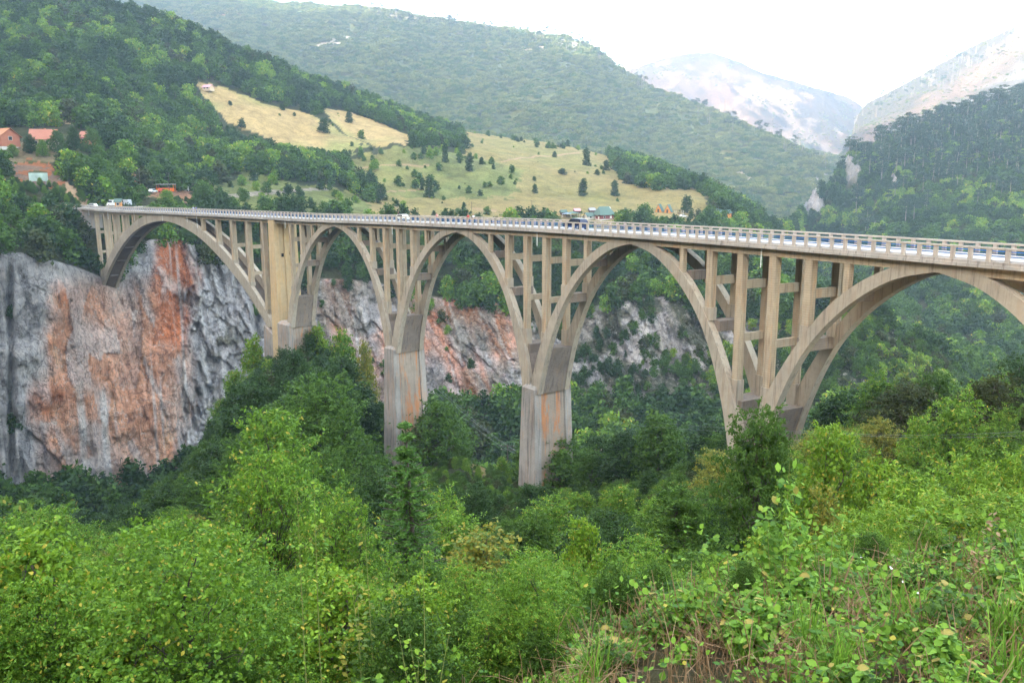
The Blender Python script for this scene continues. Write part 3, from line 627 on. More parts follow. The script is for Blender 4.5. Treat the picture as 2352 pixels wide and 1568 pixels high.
# tower beside the main arch
mb = MB(); s0, s1 = -92.6, -89.6
def tring(z, e=0.):
    return [B(s0-e, -.05-e, z), B(s1+e, -.05-e, z), B(s1+e, 1.3, z), B(s1+e-.25, 1.4, z), B(s1+e-.25, 2.7, z), B(s1+e, 2.8, z), B(s1+e, 3.7, z), B(s1+e-.25, 3.8, z), B(s1+e-.25, 5.1, z), B(s1+e, 5.2, z), B(s1+e, BW+.05+e, z), B(s0-e, BW+.05+e, z)]
mb.loft([tring(z, (-1.9-z)*.012) for z in np.linspace(-1.9, -52, 8)]); bp(mb, 'tower', M_TOWER)
mb = MB()
for zq, oq in ((-10.9, 1.8), (-10.5, 4.3)): bbox(mb, s1-.1, s1+.06, oq, oq+.6, zq-.9, zq, 1)
bp(mb, 'tower_window', plain('hole_dark', (.012, .011, .01), .9))
mb = MB(); mb.loft([[B(-97.6, o, -31.2), B(-92.4, o, -33.6), B(-92.4, o, -44), B(-98.5, o, -42)] for o in (-.4, 3, BW+.4)]); bp(mb, 'abutment', M_PIER)
# far abutment walls and a ledge under the main arch foot
mb = MB(); bbox(mb, S0-4, S0+3, .1, BW-.1, -9, -1.9, 2); bbox(mb, S0+1, S0+7.5, .5, BW-.5, -9, -2.9, 2); bp(mb, 'abutment', M_PIER)
mb = MB(); mb.loft([[B(-233, o, -27), B(-226.2, o, -29.9), B(-226.0, o, -33), B(-235, o, -34)] for o in (-.3, 3, BW+.3)]); bp(mb, 'abutment', M_PIER)
# drain pipes hanging from the edge
for s, z1 in ((-232.5, -3.9), (-210.3, -4.6), (-184.6, -4.6), (-161.2, -4.2), (-142.9, -4.0), (-136.2, -5.6), (-84.2, -3.9), (-35.9, -4.0), (12.2, -4.3), (60.1, -4.25), (101, -4.2)):
    mb = MB(); mb.tube([B(s, .34, -2.0), B(s, .34, z1)], .075, 8); bp(mb, 'drain_pipe', M_WHITE)
# ------------------------------------------------------------------ plants
def leafmat(name, c0, c1, c2=None, trans=.25, amt2=.0, hue=.25):
    """leaf colour varies leaf by leaf (v) and plant by plant"""
    m, t, o = newmat(name); a = N(t, 'Attribute', attribute_name='v'); oi = N(t, 'ObjectInfo')
    c = mixc(t, a.outputs['Fac'], c0, c1)
    c = mixc(t, mathn(t, 'MULTIPLY', oi.outputs['Random'], hue), c, (c0[0]*1.9, c0[1]*1.25, c0[2]*.9))
    if c2: c = mixc(t, mathn(t, 'MULTIPLY', ramp(t, a.outputs['Fac'], [(1-amt2-.02, 0), (1-amt2, 1)]), 1.), c, c2)
    d = N(t, 'BsdfPrincipled', i_Roughness=.6); d.inputs['Specular IOR Level'].default_value = .25; L(t, c, d.inputs['Base Color'])
    tr = N(t, 'BsdfTranslucent'); L(t, mixc(t, .5, c, tuple(min(1, k*1.5) for k in c1)), tr.inputs[0])
    mx = N(t, 'MixShader', i_0=trans); L(t, d.outputs[0], mx.inputs[1]); L(t, tr.outputs[0], mx.inputs[2]); L(t, mx.outputs[0], o.inputs[0]); return m
LM = {
 'dark': leafmat('leaf_dark', (.009, .032, .006), (.052, .105, .018), hue=.35, trans=.25),
 'mid': leafmat('leaf_mid', (.014, .050, .006), (.11, .20, .024), hue=.45, trans=.3),
 'bright': leafmat('leaf_bright', (.024, .085, .007), (.21, .36, .03), (.36, .30, .04), amt2=.012, hue=.35),
 'lime': leafmat('leaf_lime', (.04, .12, .007), (.26, .40, .03), (.40, .32, .04), amt2=.05, hue=.25),
 'yellow': leafmat('leaf_yellow', (.15, .16, .02), (.36, .32, .05), (.10, .16, .03), amt2=.4, hue=.2),
 'olive': leafmat('leaf_olive', (.022, .038, .008), (.07, .085, .018), hue=.4, trans=.2),
 'pine': leafmat('needle_dark', (.016, .042, .018), (.048, .09, .034), hue=.2, trans=.1),
 'spruce': leafmat('needle_spruce', (.035, .10, .015), (.12, .24, .04), hue=.1, trans=.15),
 'weed': leafmat('leaf_weed', (.03, .10, .008), (.24, .42, .045), (.32, .25, .06), amt2=.015, hue=.3),
 'straw': leafmat('dry_stem', (.16, .095, .05), (.40, .27, .15), hue=.2, trans=.15),
 'farlit': leafmat('leaf_hill_sunlit', (.09, .13, .03), (.25, .28, .07), hue=.2, trans=.15),  # paler, yellower leaf colour stands in for sunlight on the far slopes
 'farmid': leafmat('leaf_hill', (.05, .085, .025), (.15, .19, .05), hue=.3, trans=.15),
 'silver': leafmat('leaf_silver', (.22, .30, .16), (.36, .44, .27), hue=.1),
}
M_BARK = plain('bark', (.105, .085, .068), .9, .35, 5); M_BARKP = plain('bark_pale', (.27, .24, .215), .9, .3, 5); M_BARKD = plain('bark_dark', (.05, .04, .033), .9, .3, 5)
def leaves(P, nrm, size, asp=.6, fold=0., jit=.6, droop=0., six=None):
    """rhombus leaves: P centres, nrm preferred normals, size half-length"""
    n = len(P); six = size < .13 if six is None else six; r = RNG.normal(size=(n, 3)); nv = nrm+r*jit; nv /= np.linalg.norm(nv, axis=1)[:, None]+1e-9
    a = RNG.normal(size=(n, 3)); a[:, 2] -= droop; a -= (a*nv).sum(1)[:, None]*nv; a /= np.linalg.norm(a, axis=1)[:, None]+1e-9; b = np.cross(nv, a)
    s = (size*(RNG.uniform(.65, 1.35, n)))[:, None]
    if six:
        c_ = nv*s*RNG.uniform(-.1, .35, n)[:, None]
        v = np.stack([P-a*s-c_, P-a*s*.45+b*s*asp*.85, P+a*s*.25+b*s*asp*.95, P+a*s*1.05-c_, P+a*s*.25-b*s*asp*.95, P-a*s*.45-b*s*asp*.85], 1).reshape(-1, 3)
        return v, np.arange(6*n).reshape(n, 6)
    v = np.stack([P-a*s, P+b*s*asp+nv*s*fold-a*s*.1, P+a*s, P-b*s*asp+nv*s*fold-a*s*.1], 1).reshape(-1, 3)
    return v, np.arange(4*n).reshape(n, 4)
def blob_pts(n, c, r, shell=.55):
    d = RNG.normal(size=(n, 3)); d /= np.linalg.norm(d, axis=1)[:, None]
    q = shell+(1-shell)*RNG.uniform(0, 1, n)**.7; return c+d*(q[:, None])*r, d
def crown(lobes, n_tot, size, clump=0, asp=.6, jit=.7, up=.35, spread=.5, droop=0., shell=.55):
    """lobes: (centre, radius3). Leaves are gathered in clumps near the lobe surfaces so that gaps remain."""
    P, D = [], []; w = np.array([np.prod(r)**(2/3) for c, r in lobes]); w /= w.sum()
    for (c, r), k in zip(lobes, w):
        n = max(6, int(n_tot*k)); c, r = np.array(c, float), np.array(r, float)
        if clump:
            m_ = max(4, n//clump); q, d = blob_pts(m_, c, r, shell); idx = np.repeat(np.arange(m_), clump)
            p = q[idx]+RNG.normal(size=(len(idx), 3))*spread*size*2.4*np.array([1, 1, .6]); d = d[idx]
        else: p, d = blob_pts(n, c, r, shell)
        P.append(p); D.append(d)
    P, D = np.concatenate(P), np.concatenate(D); D = D*.6; D[:, 2] += up
    v, f = leaves(P, D, size, asp, jit=jit, droop=droop)
    vr = np.clip(.5+.28*RNG.normal(size=len(P)), 0, 1); return v, f, vr
def joinm(name, parts, mats, attr=True):
    """parts: (v, [faces arrays], v-values or None, material index)"""
    V, F, A, MI, n = [], {}, {}, {}, 0
    for v, f, a, mi in parts:
        for q in (f if isinstance(f, list) else [f]):
            F.setdefault(q.shape[1], []).append(q+n); A.setdefault(q.shape[1], []).append(np.full(len(q), .5) if a is None else a); MI.setdefault(q.shape[1], []).append(np.full(len(q), mi))
        V.append(v); n += len(v)
    ks = sorted(F); return mk_mesh(name, np.concatenate(V), [np.concatenate(F[k]) for k in ks], mats=mats, fattr={'v': np.concatenate([np.concatenate(A[k]) for k in ks])}, midx=np.concatenate([np.concatenate(MI[k]) for k in ks]))
def mbarr(mb): return np.array(mb.v), [np.array(a, np.int64) for k, a in sorted(mb.f.items())]
def limbs(mb, base, h, r, nb, spread, lobes, kink=.06, z0=.25, n=6, twigs=0):
    pts = [Vector(base)]; k = 6
    for i in range(1, k+1): pts.append(Vector((base[0]+random.gauss(0, kink*h*.5), base[1]+random.gauss(0, kink*h*.5), base[2]+h*i/k)))
    mb.tube(pts, [r*(1-.8*i/k) for i in range(k+1)], n)
    for c, rr in lobes:
        c = Vector(c); f = min(.92, max(z0, (c.z-base[2])/h*random.uniform(.5, .75))); i = min(k-1, int(f*k)); p0 = pts[i].lerp(pts[i+1], f*k-i)
        mid = p0.lerp(c, .5)+Vector((random.gauss(0, .05*h), random.gauss(0, .05*h), random.uniform(-.02, .05)*h)); r0 = r*(1-.75*f)*.55
        mb.tube([p0, mid, c+Vector((0, 0, rr[2]*.2))], [r0, r0*.6, r0*.15], max(3, n-2))
        for _ in range(twigs):
            q = mid.lerp(c, random.random()); e = c+Vector([random.gauss(0, .55)*rr[j] for j in range(3)]); mb.tube([q, q.lerp(e, .5)+Vector((0, 0, .03*h)), e], [r0*.35, r0*.25, r0*.08], 3)
def broad(h, w, kind, nleaf, size, nl=10, clump=8, trunk=True, low=.25, seed=0, nb=6, spiky=0., twigs=0, bark=None, asp=.6, droop=0., thick=.022):
    """broadleaf tree -> (crown mesh, trunk mesh)"""
    random.seed(seed); lobes = []
    for i in range(nl):
        f = (i+.5)/nl; z = h*(low+(1-low)*f*.93); rr = w*.5*math.sin(math.pi*min(1, (.18+.82*f))**.85)**.7 if f < .97 else w*.12
        a = i*2.4+random.uniform(-.5, .5); rad_ = rr*random.uniform(.35, .72); s = w*random.uniform(.17, .27)*(1.15-.4*f)
        lobes.append(((rad_*math.cos(a), rad_*math.sin(a), z-s*.2), (s, s, s*random.uniform(.62, .9))))
    lobes.append(((0, 0, h*.62), (w*.26, w*.26, h*.2)))
    v, f, a = crown(lobes, nleaf, size, clump, asp=asp, droop=droop)
    if size < .2:          # leafy shoots that stand out of the crown and break its outline
        ns, per = 90, max(10, nleaf//700); P, D = [], []
        for _ in range(ns):
            c_, r_2 = lobes[random.randrange(len(lobes)-1)]; d = np.array([random.gauss(0, 1), random.gauss(0, 1), abs(random.gauss(.5, .9))]); d /= np.linalg.norm(d); t_ = np.linspace(.75, random.uniform(1.15, 1.75), per)[:, None]
            P.append(np.array(c_)+d*np.array(r_2)*t_+RNG.normal(size=(per, 3))*size*.9); D.append(np.tile([0, 0, .8], (per, 1)))
        v2, f2 = leaves(np.concatenate(P), np.concatenate(D), size, asp, droop=droop); f = np.concatenate([f, f2+len(v)]); v = np.concatenate([v, v2]); a = np.concatenate([a, np.clip(.6+.25*RNG.normal(size=len(f2)), 0, 1)])
    # dark depth comes from light, not from paint: leave the values as they are
    cm = joinm('crown', [(v, f, a, 0)], [LM[kind]])
    mb = MB(); limbs(mb, (0, 0, -.6), h*.86+.6, h*thick, nb, w, lobes[:nl], n=nb, twigs=twigs)
    return cm, mb.mesh('trunk', bark or M_BARK, True)
def conifer(h, w, kind, nleaf, size, seed=0, bare=.1, n=5, layers=15, asp=.35, sparse=.0, pale=False, tip=.0):
    random.seed(seed); P, D = [], []; mb = MB(); mb.tube([(0, 0, -.6), (random.gauss(0, .01)*h, random.gauss(0, .01)*h, h*.5), (0, 0, h)], [h*.016, h*.010, h*.002], n)
    per = max(3, nleaf//(layers*7))
    for i in range(layers):
        f = (i+random.uniform(.1, .9))/layers; z = h*(bare+(1-bare)*f); r = w*.5*(1-f)**.8*random.uniform(.8, 1.15)+w*.03
        for j in range(7):
            if random.random() < sparse: continue
            a = j*.9+i*1.7+random.uniform(-.3, .3); rr = r*random.uniform(.75, 1.1); tz = z-rr*.22+tip*rr
            mb.tube([(0, 0, z), (rr*.5*math.cos(a), rr*.5*math.sin(a), z-rr*.16), (rr*math.cos(a), rr*math.sin(a), tz+rr*.1)], [h*.004, h*.003, h*.001], 3)
            t = RNG.uniform(.15, 1, per); x = t*rr; zz = z-rr*.22*np.sin(t*2.)*1.+rr*.05*t
            q = np.stack([x*math.cos(a), x*math.sin(a), zz], 1)+RNG.normal(size=(per, 3))*np.array([1, 1, .5])*size*.8*(1.2-.6*t)[:, None]; P.append(q); D.append(np.tile([0, 0, 1.], (per, 1)))
    v, f, a = None, None, None; P, D = np.concatenate(P), np.concatenate(D); v, f = leaves(P, D, size, asp, jit=.5, droop=.3)
    cm = joinm('crown', [(v, f, np.clip(.5+.3*RNG.normal(size=len(P)), 0, 1), 0)], [LM[kind]]); return cm, mb.mesh('trunk', M_BARKP if pale else M_BARK, True)
def pine(h, w, seed=0, nleaf=500, size=.7, dead=False):
    """tall bare pale trunk with a flat layered crown"""
    random.seed(seed); mb = MB(); lean = random.gauss(0, .03)*h; mb.tube([(0, 0, -1), (lean*.4, 0, h*.5), (lean, 0, h)], [h*.014, h*.011, h*.004], 5); lobes = []
    for i in range(7 if not dead else 2):
        z = h*random.uniform(.62 if not dead else .9, 1.0); a = random.uniform(0, 6.28); r = w*.5*random.uniform(.3, .9)*(1.25-(z/h-.62)*1.6); s = w*random.uniform(.16, .26); c = (lean*z/h+r*math.cos(a), r*math.sin(a), z)
        lobes.append((c, (s*1.2, s*1.2, s*.38))); mb.tube([(lean*z/h, 0, z-h*.03), c], [h*.004, h*.002], 3)
    for i in range(8): z = h*random.uniform(.25, .95); a = random.uniform(0, 6.28); l = w*random.uniform(.1, .28); mb.tube([(lean*z/h, 0, z), (lean*z/h+l*math.cos(a), l*math.sin(a), z+.2*l)], [h*.003, h*.001], 3)
    v, f, a = crown(lobes, nleaf if not dead else 60, size, 5, asp=.5, up=.8); return joinm('crown', [(v, f, a, 0)], [LM['pine']]), mb.mesh('trunk', M_BARKP, True)
def merged(name, cm, tm):
    """crown and trunk in one mesh, for the plants that are scattered as stuff"""
    def arr(me):
        v = np.empty(len(me.vertices)*3, np.float32); me.vertices.foreach_get('co', v); tot = np.empty(len(me.polygons), np.int32); me.polygons.foreach_get('loop_total', tot); st = np.empty(len(me.polygons), np.int32); me.polygons.foreach_get('loop_start', st)
        li = np.empty(len(me.loops), np.int32); me.loops.foreach_get('vertex_index', li); out = []; va = None
        if 'v' in me.attributes: va = np.empty(len(me.polygons), np.float32); me.attributes['v'].data.foreach_get('value', va)
        return v.reshape(-1, 3), li, st, tot, va
    parts = []
    for me, mi in ((cm, 0), (tm, 1)):
        v, li, st, tot, va = arr(me)
        fs = [li[st[tot == k][:, None]+np.arange(k)[None, :]].astype(np.int64) for k in np.unique(tot)]
        if mi == 0: parts.append((v, fs[0], va, 0))
        else:
            for q in fs: parts.append((v, q, None, 1))
    return joinm(name, parts, [cm.materials[0], tm.materials[0]])
# prototypes by size on the picture
random.seed(3)
MIDK = [('dark', 3), ('mid', 3), ('bright', 2), ('olive', 1), ('lime', 1), ('yellow', 1)]
PM = {}   # middle distance, 40-250 m: crown + trunk
for kd, n in MIDK:
    PM[kd] = [broad(10, 8.2+random.uniform(-1.5, 1.5), kd, 6500, .19, nl=18, clump=8, seed=40+i*7+len(kd), low=.12) for i in range(n)]
PN = {}   # near, 12-45 m
for kd, n in (('dark', 2), ('mid', 2), ('bright', 2), ('lime', 1), ('yellow', 1)):
    PN[kd] = [broad(8, 6.6, kd, 15000, .085, nl=22, clump=9, seed=140+i*7+len(kd), low=.1, nb=7, twigs=3, bark=M_BARKD, asp=.45, droop=.5, thick=.014) for i in range(n)]
PF = {}   # far, 250-1200 m
for kd, n in (('dark', 2), ('mid', 2), ('olive', 1), ('lime', 1), ('bright', 1)):
    PF[kd] = [merged('far_tree', *broad(9, 8, kd, 620, .62, nl=9, clump=5, seed=240+i*7+len(kd), low=.1, nb=3)) for i in range(n)]
PPINE = [merged('pine', *pine(20, 9.5, 300+i, 620, .6)) for i in range(5)]
PCON = [conifer(12, 6.5, 'pine', 1600, .3, 310+i, bare=.06, layers=13) for i in range(2)]
def canopy(kind, seed):
    """a dozen crowns side by side, for slopes more than a kilometre away"""
    random.seed(seed); lobes = [((random.uniform(-9, 9), random.uniform(-9, 9), random.uniform(1.5, 4.5)), (random.uniform(2.6, 4.2),)*2+(random.uniform(2.4, 4.),)) for _ in range(14)]
    v, f, a = crown(lobes, 760, .85, 0, asp=.8, jit=.9, up=.25); return joinm('canopy', [(v, f, a, 0)], [LM[kind]])
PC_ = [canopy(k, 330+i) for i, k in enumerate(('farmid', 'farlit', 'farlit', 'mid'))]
PDEAD = []
for i in range(3):
    random.seed(350+i); mb = MB()
    for _ in range(3): x, y, h = random.uniform(-8, 8), random.uniform(-8, 8), random.uniform(16, 26); mb.tube([(x, y, -3), (x+random.gauss(0, .5), y, h)], [.42, .15], 4)
    PDEAD.append(mb.mesh('bare_trunk', M_BARKP))
def scatter(name, protos, P, rz, sc, idx, label=None, cat=None, kind='stuff', tilt=None):
    """one object: the given plants instanced on points"""
    P = np.asarray(P, np.float32); me = bpy.data.meshes.new(name); me.vertices.add(len(P)); me.vertices.foreach_set('co', P.ravel())
    for k, a in (('rz', rz), ('sc', sc)): at = me.attributes.new(k, 'FLOAT', 'POINT'); at.data.foreach_set('value', np.asarray(a, np.float32))
    at = me.attributes.new('ix', 'INT', 'POINT'); at.data.foreach_set('value', np.asarray(idx, np.int32)); me.update()
    o = bpy.data.objects.new(name, me); C.objects.link(o)
    col_ = bpy.data.collections.new(name+'_kinds')
    for i, p in enumerate(protos): q = bpy.data.objects.new('%s_%02d' % (name, i), p); col_.objects.link(q)
    ng = bpy.data.node_groups.new(name, 'GeometryNodeTree'); ng.interface.new_socket('Geometry', in_out='INPUT', socket_type='NodeSocketGeometry'); ng.interface.new_socket('Geometry', in_out='OUTPUT', socket_type='NodeSocketGeometry')
    gi, go = ng.nodes.new('NodeGroupInput'), ng.nodes.new('NodeGroupOutput'); ip = ng.nodes.new('GeometryNodeInstanceOnPoints'); ci = ng.nodes.new('GeometryNodeCollectionInfo'); ci.inputs['Collection'].default_value = col_; ci.inputs['Separate Children'].default_value = True; ci.inputs['Reset Children'].default_value = True
    def attr(nm, ty): a = ng.nodes.new('GeometryNodeInputNamedAttribute'); a.data_type = ty; a.inputs['Name'].default_value = nm; return a.outputs['Attribute']
    cx = ng.nodes.new('ShaderNodeCombineXYZ'); ng.links.new(attr('rz', 'FLOAT'), cx.inputs[2])
    ng.links.new(gi.outputs[0], ip.inputs['Points']); ng.links.new(ci.outputs[0], ip.inputs['Instance']); ip.inputs['Pick Instance'].default_value = True
    ng.links.new(attr('ix', 'INT'), ip.inputs['Instance Index']); ng.links.new(cx.outputs[0], ip.inputs['Rotation']); ng.links.new(attr('sc', 'FLOAT'), ip.inputs['Scale']); ng.links.new(ip.outputs[0], go.inputs[0])
    md = o.modifiers.new('plants', 'NODES'); md.node_group = ng
    tag(o, label, cat, None, kind); return o
# where plants grow: sample the land sheet by area
A_ = np.stack([TXr, TYr, TZr], -1); e1 = A_[1:, :-1]-A_[:-1, :-1]; e2 = A_[:-1, 1:]-A_[:-1, :-1]; cr_ = np.cross(e2, e1)
AREA = np.abs(cr_[..., 2])+.25*np.linalg.norm(cr_[..., :2], axis=-1); CS = (TS[:-1]+TS[1:])/2
HX = (_PX[:-1, :-1]+_PX[1:, 1:])/2; HY = (_PY[:-1, :-1]+_PY[1:, 1:])/2
hor = np.minimum.accumulate(np.where(TYr[:-1, :-1] > 15, HY, 1e5), axis=0); hor = np.vstack([np.full((1, hor.shape[1]), 1e5), hor[:-1]])
HID = np.maximum(0, HY-hor)*TYr[:-1, :-1]/FD        # metres hidden behind nearer ground
def place(s0, s1, dens, mask=None, hid=12., seed=0, xr=(-160, 2510)):
    rng = np.random.default_rng(seed); ok = (CS >= s0) & (CS < s1); ok = np.broadcast_to(ok[:, None], HX.shape) & (HID < hid) & (HX > xr[0]) & (HX < xr[1])
    w = np.where(ok, AREA*dens, 0.)
    if mask is not None: w = w*mask
    n = rng.poisson(w); r, c_ = np.nonzero(n); k = np.repeat(np.arange(len(r)), n[r, c_]); r, c_ = r[k], c_[k]; u, v = rng.random(len(r)), rng.random(len(r))
    p = A_[r, c_]*((1-u)*(1-v))[:, None]+A_[r+1, c_]*(u*(1-v))[:, None]+A_[r, c_+1]*((1-u)*v)[:, None]+A_[r+1, c_+1]*(u*v)[:, None]
    o = rng.permutation(len(p)); return p[o]
def pxy(p): return proj(p[:, 0], p[:, 1], p[:, 2])
OPEN_ = [(P_, 7.6, 11.3) for P_ in (FIELD1, FIELD2, MEADOW)]
hx, hy = HX+4*fbm(HX/9, HY/7, 0, 201, 2), HY+3*fbm(HX/9, HY/7, 0, 202, 2); open_ = np.zeros(HX.shape, bool); half = np.zeros(HX.shape, bool)
for P_ in (FIELD1, FIELD2, MEADOW, MEADOW2, SCRUB): open_ |= inpoly(hx, hy, P_) & ((CS > 7.6) & (CS < 11.3))[:, None]
for P_ in (TERR, REDBANK): open_ |= inpoly(hx, hy, P_) & ((CS > 7.4) & (CS < 10))[:, None]
half |= inpoly(hx, hy, MEADOW2) & ((CS > 7.6) & (CS < 11.3))[:, None]
for P_ in (PALEBANK, SOIL2): half |= inpoly(hx, hy, P_) & ((CS > 8) & (CS < 11))[:, None]
BS = np.linspace(-240, 120, 181); BXY = np.array([B(s, 3.26, 0)[:2] for s in BS])
def bridge_dist(p):
    d = np.full(len(p), 1e9)
    for i in range(0, len(p), 4000): q = p[i:i+4000, :2]; d[i:i+4000] = np.sqrt(((q[:, None]-BXY[None])**2).sum(-1)).min(1)
    return d
print('land ready')
GROUPS = {}
def pick_kind(p, seed, table):
    """clusters of one kind: table = [(kind, weight)...] driven by two noise fields"""
    rng = np.random.default_rng(seed); ks = [k for k, w in table]; w = np.array([w for k, w in table], float); cw = np.cumsum(w/w.sum())
    u = np.clip(.5+.55*fbm(p[:, 0]/22, p[:, 1]/22, 0, seed, 2)+rng.normal(size=len(p))*.22, 0, .9999); return [ks[min(len(ks)-1, int(np.searchsorted(cw, q)))] for q in u]
# ---- the wood on this side of the river: trees nearest to the eye are things of their own
ENV = np.array([(-200,1112),(0,1114),(120,1132),(180,1150),(300,1120),(350,1085),(400,1040),(440,960),(480,895),(530,835),(575,800),(620,800),(655,800),(690,780),(720,755),(800,760),(858,800),(872,1072),(1000,1072),(1015,1092),(1175,1100),(1330,1112),(1400,1082),(1500,1062),(1600,1012),(1640,965),(1880,965),(1950,892),(2050,862),(2150,872),(2250,862),(2352,852),(2600,850)])
ENVN = np.array([(-200,1250),(200,1240),(330,1200),(600,1180),(850,1180),(1000,1120),(1250,1180),(1450,1150),(1600,1080),(1900,1010),(2352,990),(2600,990)])
def fit_height(p, h, env, beh):
    x, y = pxy(p); hw = np.minimum(h*.42*FD/p[:, 1], 90); row = np.max([np.interp(x+k_*hw, env[:, 0], env[:, 1]) for k_ in (-1, -.5, 0, .5, 1)], axis=0)
    lim = pix(x, row, p[:, 1])[2]-p[:, 2]
    rng = np.random.default_rng(5); out = np.where(beh, h, np.minimum(h*rng.uniform(.75, 1.1, len(h)), lim*rng.uniform(.42, 1.05, len(h)))); return out
cl_open = inpoly(HX, HY, CLEAR) & ((CS > 2.5) & (CS < 5))[:, None]
pn = place(1.95, 3.0, 1/16., seed=1, hid=9); hn = np.random.default_rng(2).uniform(4, 9.5, len(pn)); hn = fit_height(pn, hn, ENVN, np.zeros(len(pn), bool)); k = (hn > 2.2) & ~((pxy(pn)[0] > 1780) & (pn[:, 1] < 33)) & ~((np.abs(pxy(pn)[0]-945) < 130) & (pn[:, 1] < 34)); pn, hn = pn[k], hn[k]
pb_ = place(3.0, 4.85, 1/38., mask=~cl_open, seed=3, hid=10); hb = np.random.default_rng(4).uniform(6, 14, len(pb_))
bd = bridge_dist(pb_); xb, yb = pxy(pb_)
bridgeY = np.interp(xb, *zip(*sorted((float(proj(*B(s, 0, -25))[0]), B(s, 3, -25)[1]) for s in range(-235, 80, 6))))
beh = pb_[:, 1] > bridgeY+2
hb = np.where((xb > 430) & (xb < 880), hb*1.15, hb)
hb = fit_height(pb_, hb, ENV, beh); hb = np.where(beh & (xb > 985) & (xb < 1190), np.minimum(hb*1.3, 17), hb)
xq, yq = pxy(pb_); blk = np.zeros(len(pb_), bool)
for f_ in (.0, .2, .5, .8, 1.): blk |= inpoly(xq, yq-f_*hb*FD/pb_[:, 1], CLEAR)
hb = np.where(blk, hb*.3, hb)
k = (hb > 1.6) & ~((bd < 6.5) & (pb_[:, 2]+hb > -31)) & ~((bd < 9) & (pb_[:, 2]+hb > -8)); pb_, hb = pb_[k], hb[k]
allp = np.concatenate([pn, pb_]); allh = np.concatenate([hn, hb]); near = allp[:, 1] < 100
tabN = [('dark', 2.5), ('mid', 4), ('bright', 4), ('lime', 1.), ('yellow', .12)]; tabB = [('dark', 5), ('mid', 4), ('olive', 1), ('bright', 1.2), ('lime', .25)]
kn = pick_kind(allp, 51, tabN); kb = pick_kind(allp, 53, tabB); kinds = [a if q[1] < 90 else b_ for a, b_, q in zip(kn, kb, allp)]
app = allh/allp[:, 1]; order = np.argsort(-app); order = order[(pxy(allp[order])[0] > -120) & (pxy(allp[order])[0] < 2470)]
def where_is(p):
    x = float(proj(*p)[0]); Y = p[1]
    if Y < 46: return 'near the bottom left corner' if x < 350 else 'just left of the spruce' if x < 900 else 'just right of the spruce' if x < 1250 else 'low below the third pier' if x < 1600 else 'in the right foreground'
    if Y > 150 and x < 500: return 'below the red cliff'
    if 480 <= x < 880 and Y > 120: return 'on the tower knoll'
    if x < 700: return 'left of the second pier'
    if x < 1180: return 'around the second pier'
    if x < 1500: return 'around the third pier'
    if x < 1950: return 'below the right-hand arches'
    return 'on the right slope'
WORD = {'dark': 'dark green', 'mid': 'green', 'bright': 'bright green', 'lime': 'yellow-green', 'yellow': 'yellowing', 'olive': 'olive green', 'pine': 'dark'}
def put_tree(name, meshes, p, h, h0, rz, label, group, cat='tree', wide=1.):
    o = empty(name, p, rz, label, cat, group); k = h/h0; o.scale = (k*wide, k*wide, k)
    for nm, me in zip(('crown', 'trunk'), meshes): c = bpy.data.objects.new(nm, me); C.objects.link(c); c.parent = o
    return o
N_IND = 285
rng = np.random.default_rng(77); rest_i = []
for c_, i in enumerate(order):
    p, h, kd = allp[i], allh[i], kinds[i]
    if c_ >= N_IND: rest_i.append(i); continue
    if p[1] < 100: ms = PN.get(kd, PN['mid']); h0 = 8
    else: ms = PM.get(kd); h0 = 10
    w = where_is(p); sz = ' young' if h < 5 else ''
    o = put_tree('broadleaf_tree', ms[rng.integers(len(ms))], p, h, h0, rng.uniform(0, 6.28), '', '%s%s trees %s' % (WORD[kd], sz, w), wide=rng.uniform(.9, 1.25))
    GROUPS.setdefault(o['group'], []).append((float(proj(*p)[0]), o))
ORD = ['leftmost', 'second from left', 'third from left', 'fourth from left', 'fifth from left', 'sixth from left', 'seventh from left', 'eighth from left', 'ninth from left', 'tenth from left']
def ordinal(i, n):
    if n == 1: return 'only one'
    if i < 10 and i < n-1: return ORD[i]
    r = n-1-i; return ['rightmost', 'second from right', 'third from right', 'fourth from right', 'fifth from right', 'sixth from right', 'seventh from right', 'eighth from right', 'ninth from right', 'tenth from right'][r] if r < 10 else 'number %d from left' % (i+1)
for g_, lst in GROUPS.items():
    lst.sort(key=lambda q: q[0])
    for i, (x, o) in enumerate(lst): o['label'] = '%s of the %s' % (ordinal(i, len(lst)), g_)
mm_ = [merged('wood_tree', *PM[k_][0]) for k_ in ('dark', 'mid', 'bright', 'olive')]; kk_ = {'dark': 0, 'mid': 1, 'bright': 2, 'olive': 3, 'lime': 2, 'yellow': 2}
ri = np.array(rest_i, int)
if len(ri): scatter('woodland', mm_, allp[ri], rng.uniform(0, 6.28, len(ri)), allh[ri]/10, [kk_[kinds[i]] for i in ri], 'mixed green wood filling the canyon slopes beneath the bridge', 'woodland')
# low growth that hides the soil between the trees
u1 = place(2.0, 4.9, 1/5., mask=~cl_open, seed=11, hid=4); u1b = bridge_dist(u1); u1 = u1[(u1b > 5) | (u1[:, 2] < -20)]
scatter('undergrowth', mm_, u1, rng.uniform(0, 6.28, len(u1)), rng.uniform(.12, .3, len(u1)), rng.choice([0, 1, 1, 2, 3], len(u1)), 'low bushes and brambles covering the ground under the trees', 'undergrowth')
u2 = place(2.5, 5, 1/9., mask=cl_open, seed=12, hid=4)
scatter('clearing_bushes', mm_, u2, rng.uniform(0, 6.28, len(u2)), rng.uniform(.04, .16, len(u2)), rng.choice([1, 2, 3], len(u2)), 'small bushes in the dry grass clearing beside the third pier', 'bushes')
